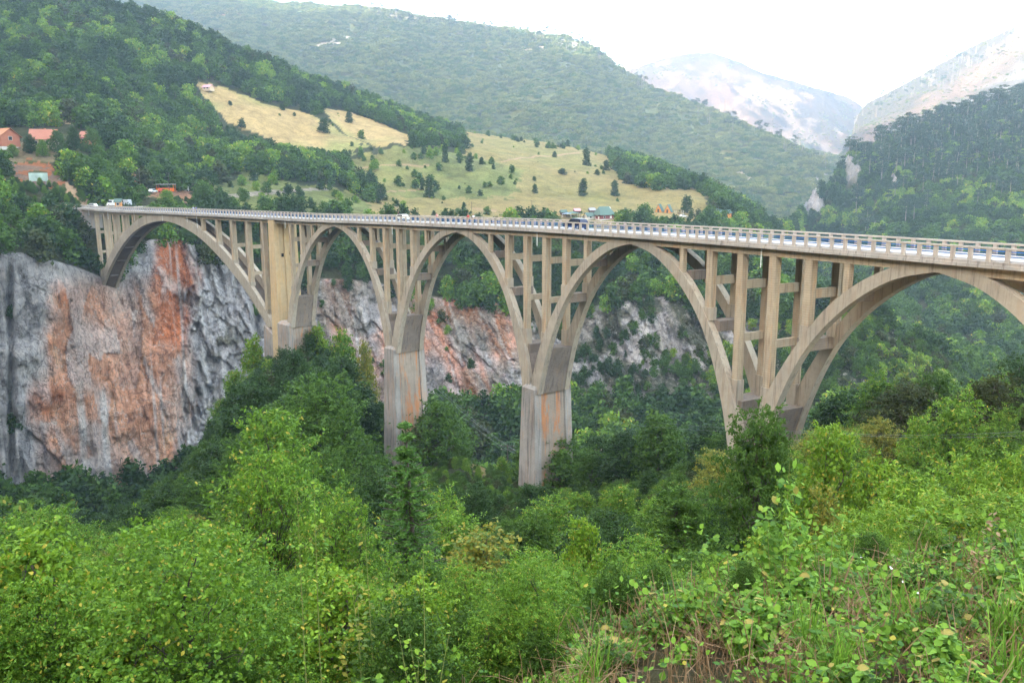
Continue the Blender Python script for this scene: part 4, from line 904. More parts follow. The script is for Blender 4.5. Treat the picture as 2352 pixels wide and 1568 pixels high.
# ---- far bank, canyon rim, hillsides
FP = PF['dark']+PF['mid']+PF['olive']+PF['lime']+PF['bright']; FI = {'dark': (0, 1), 'mid': (2, 3), 'olive': (4,), 'lime': (5,), 'bright': (6,)}
def far_wood(name, p, hlo, hhi, table, seed, label, sc0=9.):
    r_ = np.random.default_rng(seed); hs = r_.uniform(hlo, hhi, len(p))
    if name in ('rim_wood', 'hillside_wood'): k = view_clear(p, hs); hs = np.where(k, hs, hs*.38); k = view_clear(p, hs) ; p, hs = p[k], hs[k]
    ks = pick_kind(p, seed, table)
    scatter(name, FP, p-np.array([0, 0, .4]), r_.uniform(0, 6.28, len(p)), hs/sc0, [r_.choice(FI[k_]) for k_ in ks], label, 'wood')
VIEWS = [REDBANK, [(-20,285),(215,285),(215,345),(-20,345)], [(345,425),(445,425),(445,447),(345,447)], [(1495,468),(1595,468),(1595,494),(1495,494)], [(1335,470),(1412,470),(1412,503),(1335,503)], [(1285,480),(1412,480),(1412,496),(1285,496)], [(q[0], q[1]) for q in FIELD1], FIELD2, [(60,412),(135,412),(135,440),(60,440)], MEADOW, PALEBANK, SOIL2, [(1625,462),(1680,462),(1680,500),(1625,500)]]
def view_clear(p, h, strict=1.):
    x, y = pxy(p); k = FD/p[:, 1]; ok = np.ones(len(p), bool); rr = np.random.default_rng(8).random(len(p))
    for i, V_ in enumerate(VIEWS):
        own = inpoly(x, y, V_); hit = np.zeros(len(p), bool)
        for f_ in (.3, .6, .95):
            for dx in (-.3, 0, .3): hit |= inpoly(x+dx*h*k, y-f_*h*k, V_)
        ok &= ~(hit & ((~own) | (i < 6)) & (rr < (.6 if i in (9, 10, 11, 12) else 1.)*strict))
    return ok
tabF = [('dark', 5), ('mid', 5), ('olive', 1.2), ('bright', .8), ('lime', .7)]
pf = place(5.0, 6.02, 1/34., seed=21, hid=16); pf = pf[~((bridge_dist(pf) < 7) & (pf[:, 2] > -60))]; far_wood('river_wood', pf, 8, 15, tabF, 22, 'dark wood on the far bank at the bottom of the gorge')
# shrubs on ledges and the overgrown right part of the cliff
wallu2 = A_[:-1, :-1, 0]*.9+A_[:-1, :-1, 1]*.35; vegm = np.clip((fbm(wallu2/14, A_[:-1, :-1, 2]/11, 0, 93, 3)*2+.15)*2, 0, 1)*np.clip((HX-1230)/60, 0, 1)
vegm = np.maximum(vegm, np.clip((fbm(wallu2/9, A_[:-1, :-1, 2]/9, 0, 91, 3)-.55)*6, 0, 1)*.16*(HX > 300)); vegm = np.maximum(vegm, np.clip((HX-1700)/60, 0, 1)*1.2)
vegm = np.maximum(vegm, np.exp(-((HX-24-(HY-600)*.01)/12)**2)*.5)
pc = place(6.05, 7.0, 1/14., mask=vegm, seed=31, hid=6); far_wood('cliff_bushes', pc, 2.0, 6.5, tabF, 32, 'bushes and small trees clinging to the ledges of the rock wall')
pr = place(6.95, 8.02, 1/30., seed=41, hid=14); bdr = bridge_dist(pr); pr = pr[~((bdr < np.where(pxy(pr)[0] < 290, 4.6, 7)) & (pr[:, 2] > -26)) & ~((bdr < 4.6))]
dxr = pxy(pr)[0]; hl = np.where(dxr < 230, 9, 7)
far_wood('rim_wood', pr, 6, 12, [('dark', 6), ('mid', 3.5), ('olive', 1), ('bright', .3)], 42, 'dark wood along the rim above the rock wall')
PINM = np.ones(HX.shape)
for cx, cy, hw_, hh_ in ((1862, 462, 27, 42), (1958, 398, 24, 32), (2055, 422, 10, 18), (1765, 505, 10, 14)): PINM -= np.exp(-((HX-cx)/hw_)**4-((HY-cy)/hh_)**4)
PINM = np.clip(PINM*1.4-.2, 0, 1)
ph = place(8.02, 11.35, 1/40., mask=PINM*(~open_)*np.where(half, .35, 1.), seed=43, hid=14); far_wood('hillside_wood', ph, 7, 13, tabF, 44, 'dense broadleaf wood on the hillsides beyond the bridge')
ps = place(8.02, 11.0, 1/110., mask=(inpoly(hx, hy, MEADOW2) | inpoly(hx, hy, SCRUB))*np.clip(.35+2.*fbm(HX/16, HY/9, 0, 209, 3), .03, 1), seed=46); far_wood('scrub', ps, 2., 8, [('mid', 4), ('dark', 3), ('lime', 1.5), ('bright', 1.5)], 45, 'scrub and young trees spread over the rough pasture')
hedge = np.zeros(HX.shape)
for line in ([(1090, 455), (1180, 440), (1205, 405)], [(985, 345), (1040, 372), (1100, 380), (1200, 400)], [(850, 462), (960, 484), (1100, 492), (1180, 495)], [(1420, 497), (1500, 500), (1620, 502)], [(1120, 312), (1250, 338), (1330, 345)], [(620, 240), (700, 275), (770, 300), (790, 322)], [(905, 420), (1000, 450), (1090, 470)]):
    lx, ly = zip(*line); hedge += np.exp(-((HY-np.interp(HX, lx, ly))/3.)**2)*(HX > lx[0])*(HX < lx[-1])
pbk = place(7.3, 8.9, 1/9., mask=((HX > 10) & (HX < 215) & (HY > 425) & (HY < 490))*1., seed=53); scatter('slope_bushes', mm_, pbk, rng.uniform(0, 6.28, len(pbk)), rng.uniform(.15, .38, len(pbk)), rng.integers(0, 3, len(pbk)), 'low bushes on the slope under the billboard', 'bushes')
phd = place(8.1, 11.2, 1/70., mask=np.clip(hedge, 0, 1)*np.clip(.6+fbm(HX/12, HY/12, 0, 211, 2), 0, 1), seed=49); far_wood('hedgerow', phd, 2.5, 7, [('mid', 4), ('dark', 4), ('lime', 1.)], 50, 'ragged hedge lines running along the edges of the meadow')
po = place(8.1, 11.0, 1/900., mask=(inpoly(hx, hy, MEADOW)*np.clip((1350-HX)/400, .3, 1)+inpoly(hx, hy, REDBANK)*3.+inpoly(hx, hy, TERR)*2.+(inpoly(hx, hy, FIELD1) | inpoly(hx, hy, FIELD2))*.25), seed=47); far_wood('meadow_bushes', po, 1., 4.5, tabF, 48, 'small bushes dotted over the dry meadow')
pp = place(9.6, 11.4, 1/300., mask=PINM*(HX > 1930)*np.clip((450-HY)/60, 0, 1), seed=51, hid=14); pp = pp[(pxy(pp)[0] < 2500)]
pp2 = place(9.6, 11.3, 1/900., mask=(HX > 1900)*1., seed=52, hid=10); pp = np.concatenate([pp, pp2])
scatter('pine_wood', PPINE, pp, rng.uniform(0, 6.28, len(pp)), rng.uniform(.8, 1.45, len(pp)), rng.integers(0, 5, len(pp)), 'tall bare-trunked pines on the right-hand hillside', 'pines')
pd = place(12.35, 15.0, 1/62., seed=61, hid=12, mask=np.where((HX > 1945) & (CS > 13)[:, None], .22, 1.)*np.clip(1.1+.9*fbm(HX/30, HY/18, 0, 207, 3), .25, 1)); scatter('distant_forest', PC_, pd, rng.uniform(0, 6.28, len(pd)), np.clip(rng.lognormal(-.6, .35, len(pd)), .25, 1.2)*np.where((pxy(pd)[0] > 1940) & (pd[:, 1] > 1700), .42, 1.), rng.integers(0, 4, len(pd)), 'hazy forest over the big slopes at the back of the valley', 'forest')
pk_ = place(15.0, 16.3, 1/260., seed=63, hid=20, mask=np.clip(.1+fbm(HX/22, HY/22, 0, 64, 3)*1.3, 0, 1)); scatter('peak_scrub', PC_, pk_, rng.uniform(0, 6.28, len(pk_)), rng.uniform(.2, .5, len(pk_)), rng.integers(0, 4, len(pk_)), 'thin scrub on the pale rocky mountain', 'scrub')
# bare pale trunks along the far crests and the bright flank
pt_ = place(13.6, 14.25, 1/2600., seed=65, hid=30, mask=np.where(HX > 1940, 1.3, np.where(HX > 850, np.clip((CS-13.75)[:, None]*5, 0, 1)*1.6, .0)))
scatter('bare_pines', PDEAD+PPINE[:3], pt_, rng.uniform(0, 6.28, len(pt_)), rng.uniform(.7, 1.5, len(pt_)), rng.integers(0, 6, len(pt_)), 'pale dead-looking pine trunks along the far crests', 'pines')
print('trees', len(order), 'woods', len(u1), len(pf), len(pc), len(pr), len(ph), len(pp), len(pd), len(pt_))
# ------------------------------------------------------------------ buildings
M_ORW = plain('tile_orange', (.46, .19, .09), .8, .12, .6); M_RED = plain('tile_red', (.38, .15, .10), .8, .15, .6); M_BRICK = plain('brick', (.46, .17, .10), .85, .15, .8)
M_CREAM = plain('plaster_cream', (.66, .50, .34), .85, .05); M_WPL = plain('plaster_white', (.66, .63, .58), .85, .06); M_GREENR = plain('roof_green', (.085, .14, .12), .7, .08); M_MAROON = plain('wall_maroon', (.20, .055, .05), .8, .1)
M_WOOD = plain('wood_orange', (.60, .26, .07), .7, .12); M_DWOOD = plain('wood_dark', (.10, .06, .04), .8, .15); M_GLASS = plain('glass_dark', (.03, .035, .045), .15, .1, spec=.6); M_PINKR = plain('roof_pink', (.62, .30, .33), .7, .05)
M_GREYR = plain('roof_grey', (.30, .30, .33), .6, .08); M_YEL = plain('sign_yellow', (.70, .48, .05), .6, .03); M_BLUEF = plain('fabric_blue', (.26, .33, .45), .8, .06); M_ORG = plain('paint_orange', (.75, .16, .03), .6, .05); M_GRAVEL = plain('gravel_pale', (.5, .44, .4), .9, .12, 3)
def gable(name, label, p, rz, w, d, hw, hr, wall, roof, cat='house', wins=(), door=None, chimney=None, over=.5, hip=0., group=None, base=None, rooff=True):
    """w along the ridge, d across; wins: (side, position along, height, w, h) with side 'f' long front, 'g' gable end"""
    o = empty(name, p, rz, label, cat, group)
    def prt(mb, nm, mat, par=None): q = link(nm, mb.mesh(nm, mat), par or o, (0, 0, 0)); return q
    mb = MB(); a, b_ = w/2, d/2
    V = [(-a, -b_, -1), (a, -b_, -1), (a, b_, -1), (-a, b_, -1), (-a, -b_, hw), (a, -b_, hw), (a, b_, hw), (-a, b_, hw), (-a+hip, 0, hw+hr*.96), (a-hip, 0, hw+hr*.96)]
    mb.add(V, [(0, 1, 5, 4), (1, 2, 6, 5), (2, 3, 7, 6), (3, 0, 4, 7), (5, 6, 9), (7, 4, 8), (4, 5, 9, 8), (6, 7, 8, 9)]); wl = prt(mb, 'wall', wall)
    mb = MB(); e = over; sl = hr/b_; t_ = .16; A = a+e
    for sg in (-1, 1):
        low = [(-A, sg*(b_+e), hw-sl*e+.05), (A, sg*(b_+e), hw-sl*e+.05), (A-hip*1.05, 0, hw+hr+.05), (-A+hip*1.05, 0, hw+hr+.05)]
        mb.prism(low, [(x, y, z+t_) for x, y, z in low])
    if hip:
        for sg in (-1, 1):
            low = [(sg*A, -(b_+e), hw-sl*e+.05), (sg*A, b_+e, hw-sl*e+.05), (sg*(A-hip*1.05), 0, hw+hr+.05)]; mb.prism(low, [(x, y, z+t_) for x, y, z in low])
    rf = prt(mb, 'roof', roof)
    if chimney: mb = MB(); mb.box((chimney, .3, hw+hr*.8+.5), (.7, .7, 1.8)); prt(mb, 'chimney', M_BRICK, rf)
    for side, u, z, ww, hh, mt in wins:
        mb = MB(); fr = MB()
        if side == 'f': mb.box((u, -b_-.03, z), (ww, .12, hh)); fr.box((u, -b_-.02, z), (ww+.24, .10, hh+.24))
        elif side == 'g': mb.box((a+.03, u, z), (.12, ww, hh)); fr.box((a+.02, u, z), (.10, ww+.24, hh+.24))
        else: mb.box((-a-.03, u, z), (.12, ww, hh)); fr.box((-a-.02, u, z), (.10, ww+.24, hh+.24))
        f_ = prt(fr, 'window' if mt is not M_DWOOD else 'door', M_WPL if mt is not M_DWOOD else mt); 
        if mt is not M_DWOOD: prt(mb, 'pane', mt, f_)
    if base: mb = MB(); mb.box((0, 0, -.6), (w+.3, d+.3, 1.5)); prt(mb, 'plinth', base)
    return o
G = M_GLASS
def at(x, y, s0=8.0, s1=11.2): return ground_at(x, y, s0, s1)
p = at(18, 338); gable('brick_house', 'unfinished brick house with bright orange roof at the left edge above the bridge', (p[0]-2, p[1], p[2]), rad(-28), 13, 9, 5.2, 3.4, M_BRICK, M_ORW, wins=[('f', -3, 1.3, 1.4, 1.5, G), ('f', 1, 1.3, 1.4, 1.5, G), ('f', 2, 3.9, 2.2, 1.4, G), ('g', 0, 4, 1.6, 1.6, G)], base=M_WPL, over=.9)
p = at(105, 336); gable('cream_house', 'cream house with red hipped roof and round attic window among trees', p, rad(18), 10.5, 8.5, 3.8, 4.2, M_CREAM, M_RED, wins=[('g', 0, 5.2, 1., 1., G), ('f', -3, 1.6, 1.2, 1.4, G), ('f', 1.5, 1.6, 1.2, 1.4, G)], chimney=.5, over=.8)
p = at(196, 332); gable('small_red_house', 'small house with plain red roof half hidden behind dark trees', (p[0], p[1]+3, p[2]+1), rad(-12), 5.5, 6.5, 3.0, 2.8, M_BRICK, M_RED, wins=[('f', 0, 1.4, 1.1, 1.2, G)])
p = at(479, 208, 9, 11.2); gable('pink_roofed_house', 'white house with pink metal roof at the top of the sunny field', (p[0], p[1]-2, p[2]+.3), rad(-20), 7.5, 5.5, 1.9, 2.0, M_CREAM, M_PINKR, wins=[('f', -1.5, 1.2, 1.1, 1.1, G), ('f', 1.5, 1.2, 1.1, 1.1, G)])
p = at(1386, 503); gable('chalet', 'big maroon chalet with steep green roof and a yellow sign beyond the bridge', p, rad(28), 10.8, 8.6, 3.3, 4.5, M_MAROON, M_GREENR, wins=[('l', -2.2, 1.1, 1.1, 1.3, M_WPL), ('l', 2.2, 1.1, 1.1, 1.3, M_WPL), ('f', -2.4, 1.4, 1.2, 1.3, G), ('f', 2.4, 1.4, 1.2, 1.3, M_WPL), ('l', 0, 2.9, 2.8, 1.1, M_YEL)], hip=2.3, over=.7, base=M_WPL)
p = at(1352, 503); gable('chalet_annex', 'low annex with dull green roof left of the maroon chalet', p, rad(28), 5, 4.4, 2.0, 1.9, M_WPL, M_GREENR, cat='annex', wins=[('f', 0, 1.3, 1.2, 1.2, G)])
for x, y, c_, lb in ((1296, 492, M_GREENR, 'green roof, leftmost'), (1325, 490, M_PINKR, 'pinkish roof, second'), (1358, 489, M_GREYR, 'grey roof, third'), (1389, 487, M_WPL, 'white roof, fourth')):
    x = {1296: 1295, 1325: 1326, 1358: 1359, 1389: 1393}[x]; p = at(x-(1 if x < 1390 else 0), y-1); gable('shelter', 'small open picnic hut with '+lb+' in the meadow row', p, rad(15), 3.6, 2.8, 1.7, 1.2, M_DWOOD, c_, cat='hut', group='picnic huts in the meadow', wins=[('g', 0, .9, 1.4, 1.2, M_DWOOD)])
for x, y, lb in ((1516, 487, 'left'), (1536, 489, 'right')):
    p = at(x, y); gable('cabin', 'tiny orange A-frame cabin with green roof, %s of the pair' % lb, p, rad(62), 5.2, 4.4, .9, 4.4, M_WOOD, M_GREENR, cat='cabin', group='orange cabins', wins=[('l', 0, 1.0, 1.1, 2.0, M_DWOOD)], over=.35)
p = at(1640, 487); gable('green_roof_hut', 'green-roofed hut showing through the trees right of the meadow', p, rad(20), 7, 5, 2.4, 2, M_WPL, M_GREENR, cat='hut', wins=[('f', 0, 1.2, 1, 1, G)])
p = at(1664, 497); gable('green_roof_barn', 'low barn with pale green roof lower down among the trees', p, rad(20), 9, 5, 2.6, 2, M_WOOD, M_GREENR, cat='barn', wins=[('f', 0, 1.2, 1, 1, G)])
# restaurant pavilion with parasol roof, yellow awning, picnic table
def posts_roof(name, label, cat, p, rz, w, d, h, hr, mat, nleg=4, postm=M_WPL, flat=False):
    o = empty(name, p, rz, label, cat); mb = MB(); a, b_ = w/2, d/2
    R = [(-a, -b_, h), (a, -b_, h), (a, b_, h), (-a, b_, h)]; T = [(-a*.15, -b_*.15, h+hr), (a*.15, -b_*.15, h+hr), (a*.15, b_*.15, h+hr), (-a*.15, b_*.15, h+hr)] if not flat else [(x, y, h+.18) for x, y, z in R]
    mb.prism(R, T); link('roof', mb.mesh('roof', mat), o, (0, 0, 0))
    for sx in (-.9, .9):
        for sy in (-.9, .9): mb = MB(); mb.box((a*sx, b_*sy, h/2-.2), (.18, .18, h+.4)); link('post', mb.mesh('post', postm), o, (0, 0, 0))
    mb = MB(); mb.box((0, 0, .75), (w*.6, d*.45, .1)); mb.box((0, 0, .35), (w*.1, d*.3, .8)); link('table', mb.mesh('table', M_DWOOD), o, (0, 0, 0)); return o
p = at(1316, 498); posts_roof('pavilion', 'open pavilion with blue and green tent roof near the chalet', 'pavilion', p, rad(10), 9.5, 6, 2.0, 1.3, M_GREENR)
p = at(1302, 499); posts_roof('canopy_tent', 'long pale grey canopy left of the green pavilion roof', 'canopy', (p[0], p[1]-3, p[2]), rad(5), 6, 4, 1.9, .6, M_BLUEF)
p = at(1342, 502); posts_roof('yellow_stall', 'yellow awning stall on thin posts between pavilion and chalet', 'stall', p, rad(8), 3.8, 2.6, 2.2, .3, M_YEL, flat=True)
p = at(1561, 492); posts_roof('picnic_shelter', 'dark picnic shelter under the lone round tree', 'shelter', p, rad(5), 5.5, 3.5, 2.3, .5, M_DWOOD, flat=True)
# roadside above the far end of the bridge
p = at(384, 440, 8, 10.5); o = posts_roof('food_kiosk', 'bright orange open-sided food kiosk on the far road', 'kiosk', (p[0], p[1], p[2]+.3), rad(8), 8.5, 4, 3.2, .3, M_WPL, flat=True, postm=M_ORG)
mb = MB(); mb.box((0, -2, .7), (8.4, .2, 1.6)); mb.box((-4.2, 0, .7), (.2, 4, 1.6)); link('counter', mb.mesh('counter', M_ORG), o, (0, 0, 0)); mb = MB(); mb.box((-2.6, -2.12, .25), (3, .06, .7)); link('banner', mb.mesh('banner', M_YEL), o, (0, 0, 0))
p = at(425, 436, 8, 10.5); gable('white_kiosk', 'small white roadside cabin to the right of the orange kiosk', p, rad(10), 4, 2.6, 2.2, .6, M_WPL, M_GREYR, cat='cabin', wins=[('f', 0, 1.2, 1.2, .9, G)])
p = B(-247, 5.5, -1.3); gable('sentry_kiosk', 'narrow wooden kiosk with green roof at the far bridge end', (p[0]+9, p[1]+4, p[2]), rad(10), 2.2, 2.2, 2.3, 1.0, M_WOOD, M_GREENR, cat='kiosk', wins=[('f', 0, 1.3, .9, .9, G)], over=.4)
x, y, z = at(95, 424, 7.6, 9.9); o = empty('billboard', (x, y-2, z), rad(5), 'white and green landscape billboard under the red earth bank', 'billboard')
mb = MB(); mb.box((0, 0, 3.0), (7.5, .25, 3.4)); link('panel', mb.mesh('panel', plain('poster', (.45, .58, .52), .6, .5, .25)), o, (0, 0, 0))
for sx in (-2.8, 2.8): mb = MB(); mb.box((sx, .2, .5), (.25, .25, 4)); link('post', mb.mesh('post', M_GREYR), o, (0, 0, 0))
# ------------------------------------------------------------------ vehicles and people (the bridge is drawn 1.15 x life size, so are they)
M_TYRE = plain('tyre', (.02, .02, .02), .8); M_NAVY = plain('paint_navy', (.012, .016, .05), .25, .05, spec=.6); M_SILV = plain('paint_silver', (.45, .47, .52), .3, .04, spec=.6)
def car(name, label, p, rz, paint, kind='hatch', k=1.1, cat='car', sheenm=None):
    o = empty(name, p, rz, label, cat); o.scale = (k, k, k)
    W_ = .86; prof = {'hatch': [(-2.05, .35), (-2.1, .8), (-1.95, 1.0), (-1.6, 1.5), (.35, 1.55), (1.0, 1.02), (2.0, .85), (2.1, .55), (2.05, .32)], 'van': [(-2.6, .4), (-2.6, 2.2), (-2.4, 2.4), (1.6, 2.4), (2.2, 1.4), (2.7, 1.15), (2.75, .4)]}[kind]
    mb = MB(); y0 = .78 if kind == 'hatch' else .95
    mb.loft([[(x, -y0*(.86 if z > 1.1 else 1), z) for x, z in prof], [(x, y0*(.86 if z > 1.1 else 1), z) for x, z in prof]]); bd = link('body', mb.mesh('body', paint), o, (0, 0, 0))
    L_ = -1.5 if kind == 'hatch' else .2; R_ = .55 if kind == 'hatch' else 1.85
    for sg in (-1, 1):
        mb = MB(); zt = 1.42 if kind == 'hatch' else 2.1; zb = 1.0 if kind == 'hatch' else 1.45; yy = sg*(y0*.94); mb.prism([(L_, yy-.02, zb), (R_+.3, yy-.02, zb), (R_, yy-.02, zt), (L_+.15, yy-.02, zt)], [(L_, yy+.06*sg, zb), (R_+.3, yy+.06*sg, zb), (R_, yy+.06*sg, zt), (L_+.15, yy+.06*sg, zt)]); link('side_window', mb.mesh('side_window', M_GLASS), o, (0, 0, 0))
        for wx in ((-1.3, 1.3) if kind == 'hatch' else (-1.7, 1.8)):
            mb = MB(); n = 14; r = .33; mb.prism([(wx+r*math.cos(t*2*math.pi/n), sg*(y0-.12), r+r*math.sin(t*2*math.pi/n)) for t in range(n)], [(wx+r*math.cos(t*2*math.pi/n), sg*(y0+.05), r+r*math.sin(t*2*math.pi/n)) for t in range(n)]); wh = link('wheel', mb.mesh('wheel', M_TYRE), o, (0, 0, 0))
            mb = MB(); r = .18; mb.prism([(wx+r*math.cos(t*2*math.pi/n), sg*(y0+.04), .33+r*math.sin(t*2*math.pi/n)) for t in range(n)], [(wx+r*math.cos(t*2*math.pi/n), sg*(y0+.07), .33+r*math.sin(t*2*math.pi/n)) for t in range(n)]); link('rim', mb.mesh('rim', M_SILV), wh, (0, 0, 0))
        mb = MB(); mb.box((prof[-1][0]-.02, sg*.58, .68), (.12, .3, .16)); link('headlight', mb.mesh('headlight', M_WHITE), o, (0, 0, 0))
    if sheenm: mb = MB(); mb.box((-.6, 0, 1.6), (1.9, 1.25, .06)); link('roof_panel', mb.mesh('roof_panel', sheenm), o, (0, 0, 0))  # pale sheet stands in for light reflected off the dark roof
    return o
def bhead(s): a = B(s-1, 3, 0); b_ = B(s+1, 3, 0); return math.atan2(b_[1]-a[1], b_[0]-a[0])
car('hatchback', 'dark navy hatchback driving across the bridge, seen through the parapet', B(20., 2.4, -1.25), bhead(20)+math.pi, M_NAVY, sheenm=M_SILV)
car('white_car', 'white car in the far lane in the middle of the bridge', B(-38., 4.8, -1.25), bhead(-38), M_WHITE, k=.95)
q = B(-243, 2.0, -1.3); car('white_saloon', 'white car waiting where the road meets the far bridge end', (q[0]-1.5, q[1]+8, q[2]-.1), rad(170), M_WHITE)
car('camper_van', 'white camper van parked behind the far bridge end, left of its twin', (q[0]+3.5, q[1]+17, q[2]+.3), rad(165), M_WHITE, 'van', cat='van'); car('camper_van', 'silver camper van parked behind the far bridge end, right of its twin', (q[0]+7.2, q[1]+19, q[2]+.4), rad(150), M_SILV, 'van', cat='van')
for (x, y), pm, lb, r_ in (((1407, 497), M_WHITE, 'white car parked behind the maroon chalet', 10), ((1478, 492), M_WHITE, 'white car parked on the grass left of the orange cabins', 160), ((1570, 500), M_WHITE, 'white car parked below the orange cabins near the trees', 20)):
    p = at(x, y); car('parked_car', lb, p, rad(r_), pm, k=1.2)
p = at(346, 444, 8, 10.5)
for dx, pm, lb in ((-3, M_NAVY, 'dark blue'), (1.4, M_WHITE, 'white'), (5.8, plain('paint_red', (.4, .03, .03), .4), 'red')): car('parked_car', lb+' car parked by the road left of the orange kiosk', (p[0]+dx, p[1]+dx*.15, p[2]+.2), rad(80), pm, k=1.1)
mb = MB(); x, y, z = q; mb.prism([(x-9, y+1, z-.45), (x+9, y+2, z-.5), (x+14, y+26, z-.05), (x-10, y+28, z-.1)], [(x-9, y+1, z+.0), (x+9, y+2, z-.0), (x+14, y+26, z+.12), (x-10, y+28, z+.12)]); o = mb.build('road', M_GRAVEL); o['kind'] = 'structure'
M_SKIN = plain('skin', (.45, .25, .17), .6, .05); M_HAIR = plain('hair', (.03, .02, .015), .7)
def skinned(name, mat, chains, parent=None, sub=1):
    """chains: lists of (point, radius) sharing points; one continuous body grown from a skeleton"""
    V, E, R, ix = [], [], [], {}
    for ch in chains:
        prev = None
        for p, r in ch:
            k_ = tuple(round(a, 4) for a in p)
            if k_ not in ix: ix[k_] = len(V); V.append(p); R.append(r)
            if prev is not None: E.append((prev, ix[k_]))
            prev = ix[k_]
    me = bpy.data.meshes.new(name); me.from_pydata(V, E, []); o = bpy.data.objects.new(name, me); C.objects.link(o); me.materials.append(mat)
    if parent: o.parent = parent
    md = o.modifiers.new('skin', 'SKIN'); md.use_smooth_shade = True
    for v, r in zip(me.skin_vertices[0].data, R): v.radius = (r, r) if not hasattr(r, '__len__') else r
    me.skin_vertices[0].data[0].use_root = True; s_ = o.modifiers.new('sub', 'SUBSURF'); s_.levels = sub; s_.render_levels = sub; return o
def person(label, p, rz, top, legs_, stride=.25, h=1.72, k=1.15, pack=None, hair=M_HAIR, bare_legs=False):
    o = empty('person', p, rz, label, 'person'); o.scale = (k*h/1.72,)*3; H = .93
    body = [[((0, 0, H), .13), ((0, 0, 1.12), .115), ((0, 0, 1.34), (.15, .11)), ((0, 0, 1.47), .055), ((0, 0, 1.56), .06), ((.01, 0, 1.66), .085), ((.0, 0, 1.74), .045)]]
    for sg, st in ((-1, stride), (1, -stride)):
        body.append([((0, 0, H), .13), ((st*.15, sg*.09, .86), .085), ((st*.6+.03, sg*.1, .5), .058), ((st*1.05-.02, sg*.1, .12), .036), ((st*1.05+.02, sg*.1, .05), .04), ((st*1.05+.14, sg*.11, .035), .03)])
        body.append([((0, 0, 1.34), (.15, .11)), ((0, sg*.19, 1.38), .052), ((-st*.3, sg*.25, 1.12), .04), ((-st*.5+.08, sg*.24, .9), .03), ((-st*.5+.13, sg*.24, .80), .026)])
    skinned('body', M_SKIN, body, o)
    skinned('shirt', top, [[((0, 0, .97), .15), ((0, 0, 1.14), .135), ((0, 0, 1.34), (.168, .13)), ((0, 0, 1.43), .09)]]+[[((0, 0, 1.34), (.168, .13)), ((0, sg*.19, 1.375), .07), ((-st*.2, sg*.245, 1.2), .058)] for sg, st in ((-1, stride), (1, -stride))], o)
    for sg, st in ((-1, stride), (1, -stride)): skinned('trouser_leg', legs_, [[((0, sg*.05, H), .12), ((st*.15, sg*.09, .84), .1), ((st*.6+.03, sg*.1, .5), .075)]+([] if bare_legs else [((st*1.05-.02, sg*.1, .14), .055)])], o)
    skinned('hair', hair, [[((-.03, 0, 1.60), .07), ((-.03, 0, 1.69), .092), ((-.01, 0, 1.765), .05)]], o)
    if pack: mb = MB(); mb.box((-.22, 0, 1.25), (.2, .32, .48)); link('backpack', mb.mesh('backpack', pack), o, (0, 0, 0))
    return o
MC = {n: plain('cloth_'+n, c_, .85, .08) for n, c_ in (('red', (.5, .05, .05)), ('white', (.7, .7, .7)), ('black', (.02, .02, .02)), ('blue', (.08, .16, .4)), ('pink', (.6, .3, .28)), ('yellow', (.55, .42, .1)), ('jeans', (.08, .11, .2)), ('sky', (.4, .5, .75)))}
h0 = bhead(-15)
person('person in a red top with long red hair walking along the near parapet', B(-9.0, .66, -1.13), h0, MC['red'], MC['pink'], pack=None, hair=plain('hair_red', (.25, .05, .03), .7), bare_legs=True)
person('walker in a white shirt with a black backpack beside the one in red', B(-7.3, .68, -1.13), h0, MC['white'], MC['black'], pack=MC['black'])
person('walker with reddish hair and purple shorts alone on the near footpath', B(-19.6, .66, -1.13), h0, MC['pink'], MC['blue'], hair=plain('hair_ginger', (.3, .09, .04), .7), bare_legs=True)
person('person in a dark top on the far footpath over the second pier', B(-41.5, BW-.68, -1.13), h0+math.pi, MC['black'], MC['jeans'])
person('person in a pale blue shirt, left of the pair far along the bridge', B(-138.8, .68, -1.13), bhead(-139), MC['sky'], MC['white'])
person('person in dark blue with yellow pack, right of the pair far along the bridge', B(-136.9, .66, -1.13), bhead(-139), MC['blue'], MC['jeans'], pack=MC['yellow'])
# ------------------------------------------------------------------ poles and wires
def pole(name, label, p, h, arm=1.6, mat=M_BARK, narm=2, r=.14, twin=False):
    o = empty(name, p, random.uniform(-.3, .3), label, 'utility pole'); mb = MB(); mb.tube([(0, 0, -1), (0, 0, h)], [r, r*.7], 8); link('mast', mb.mesh('mast', mat), o, (0, 0, 0))
    if twin: mb = MB(); mb.tube([(1.3, 0, -1), (.15, 0, h*.9)], [r, r*.7], 8); link('brace', mb.mesh('brace', mat), o, (0, 0, 0))
    for i in range(narm):
        mb = MB(); mb.box((0, 0, h-.3-i*1.), (arm*2, .12, .12)); a_ = link('cross_arm', mb.mesh('cross_arm', mat), o, (0, 0, 0))
        for sx in (-.9, 0, .9): mb = MB(); mb.tube([(sx*arm, 0, h-.3-i), (sx*arm, 0, h-.02-i)], .06, 6); link('insulator', mb.mesh('insulator', M_WPL), a_, (0, 0, 0))
    return o
def gp(x, Y): X = (x-1176)/FD*Y; X, _, z = [float(q_) for q_ in pix(x, 900, Y)]; return (X, Y, ground_z(X, Y))
pa, pbb = gp(1165, 205), gp(1370, 148)
pole('utility_pole', 'wooden power pole between the second and third piers', pa, 15, 1.9); pole('utility_pole', 'leaning twin wooden pole right of the third pier', pbb, 9, 1.2, twin=True)
p = at(391, 450, 8, 9.9); pole('utility_pole', 'dark wooden pole in front of the orange kiosk', p, 11, .6, narm=1)
p = at(322, 432, 8, 9.9); pole('utility_pole', 'pale pole on the bare slope left of the orange kiosk', p, 9, .5, mat=M_BARKP, narm=1)
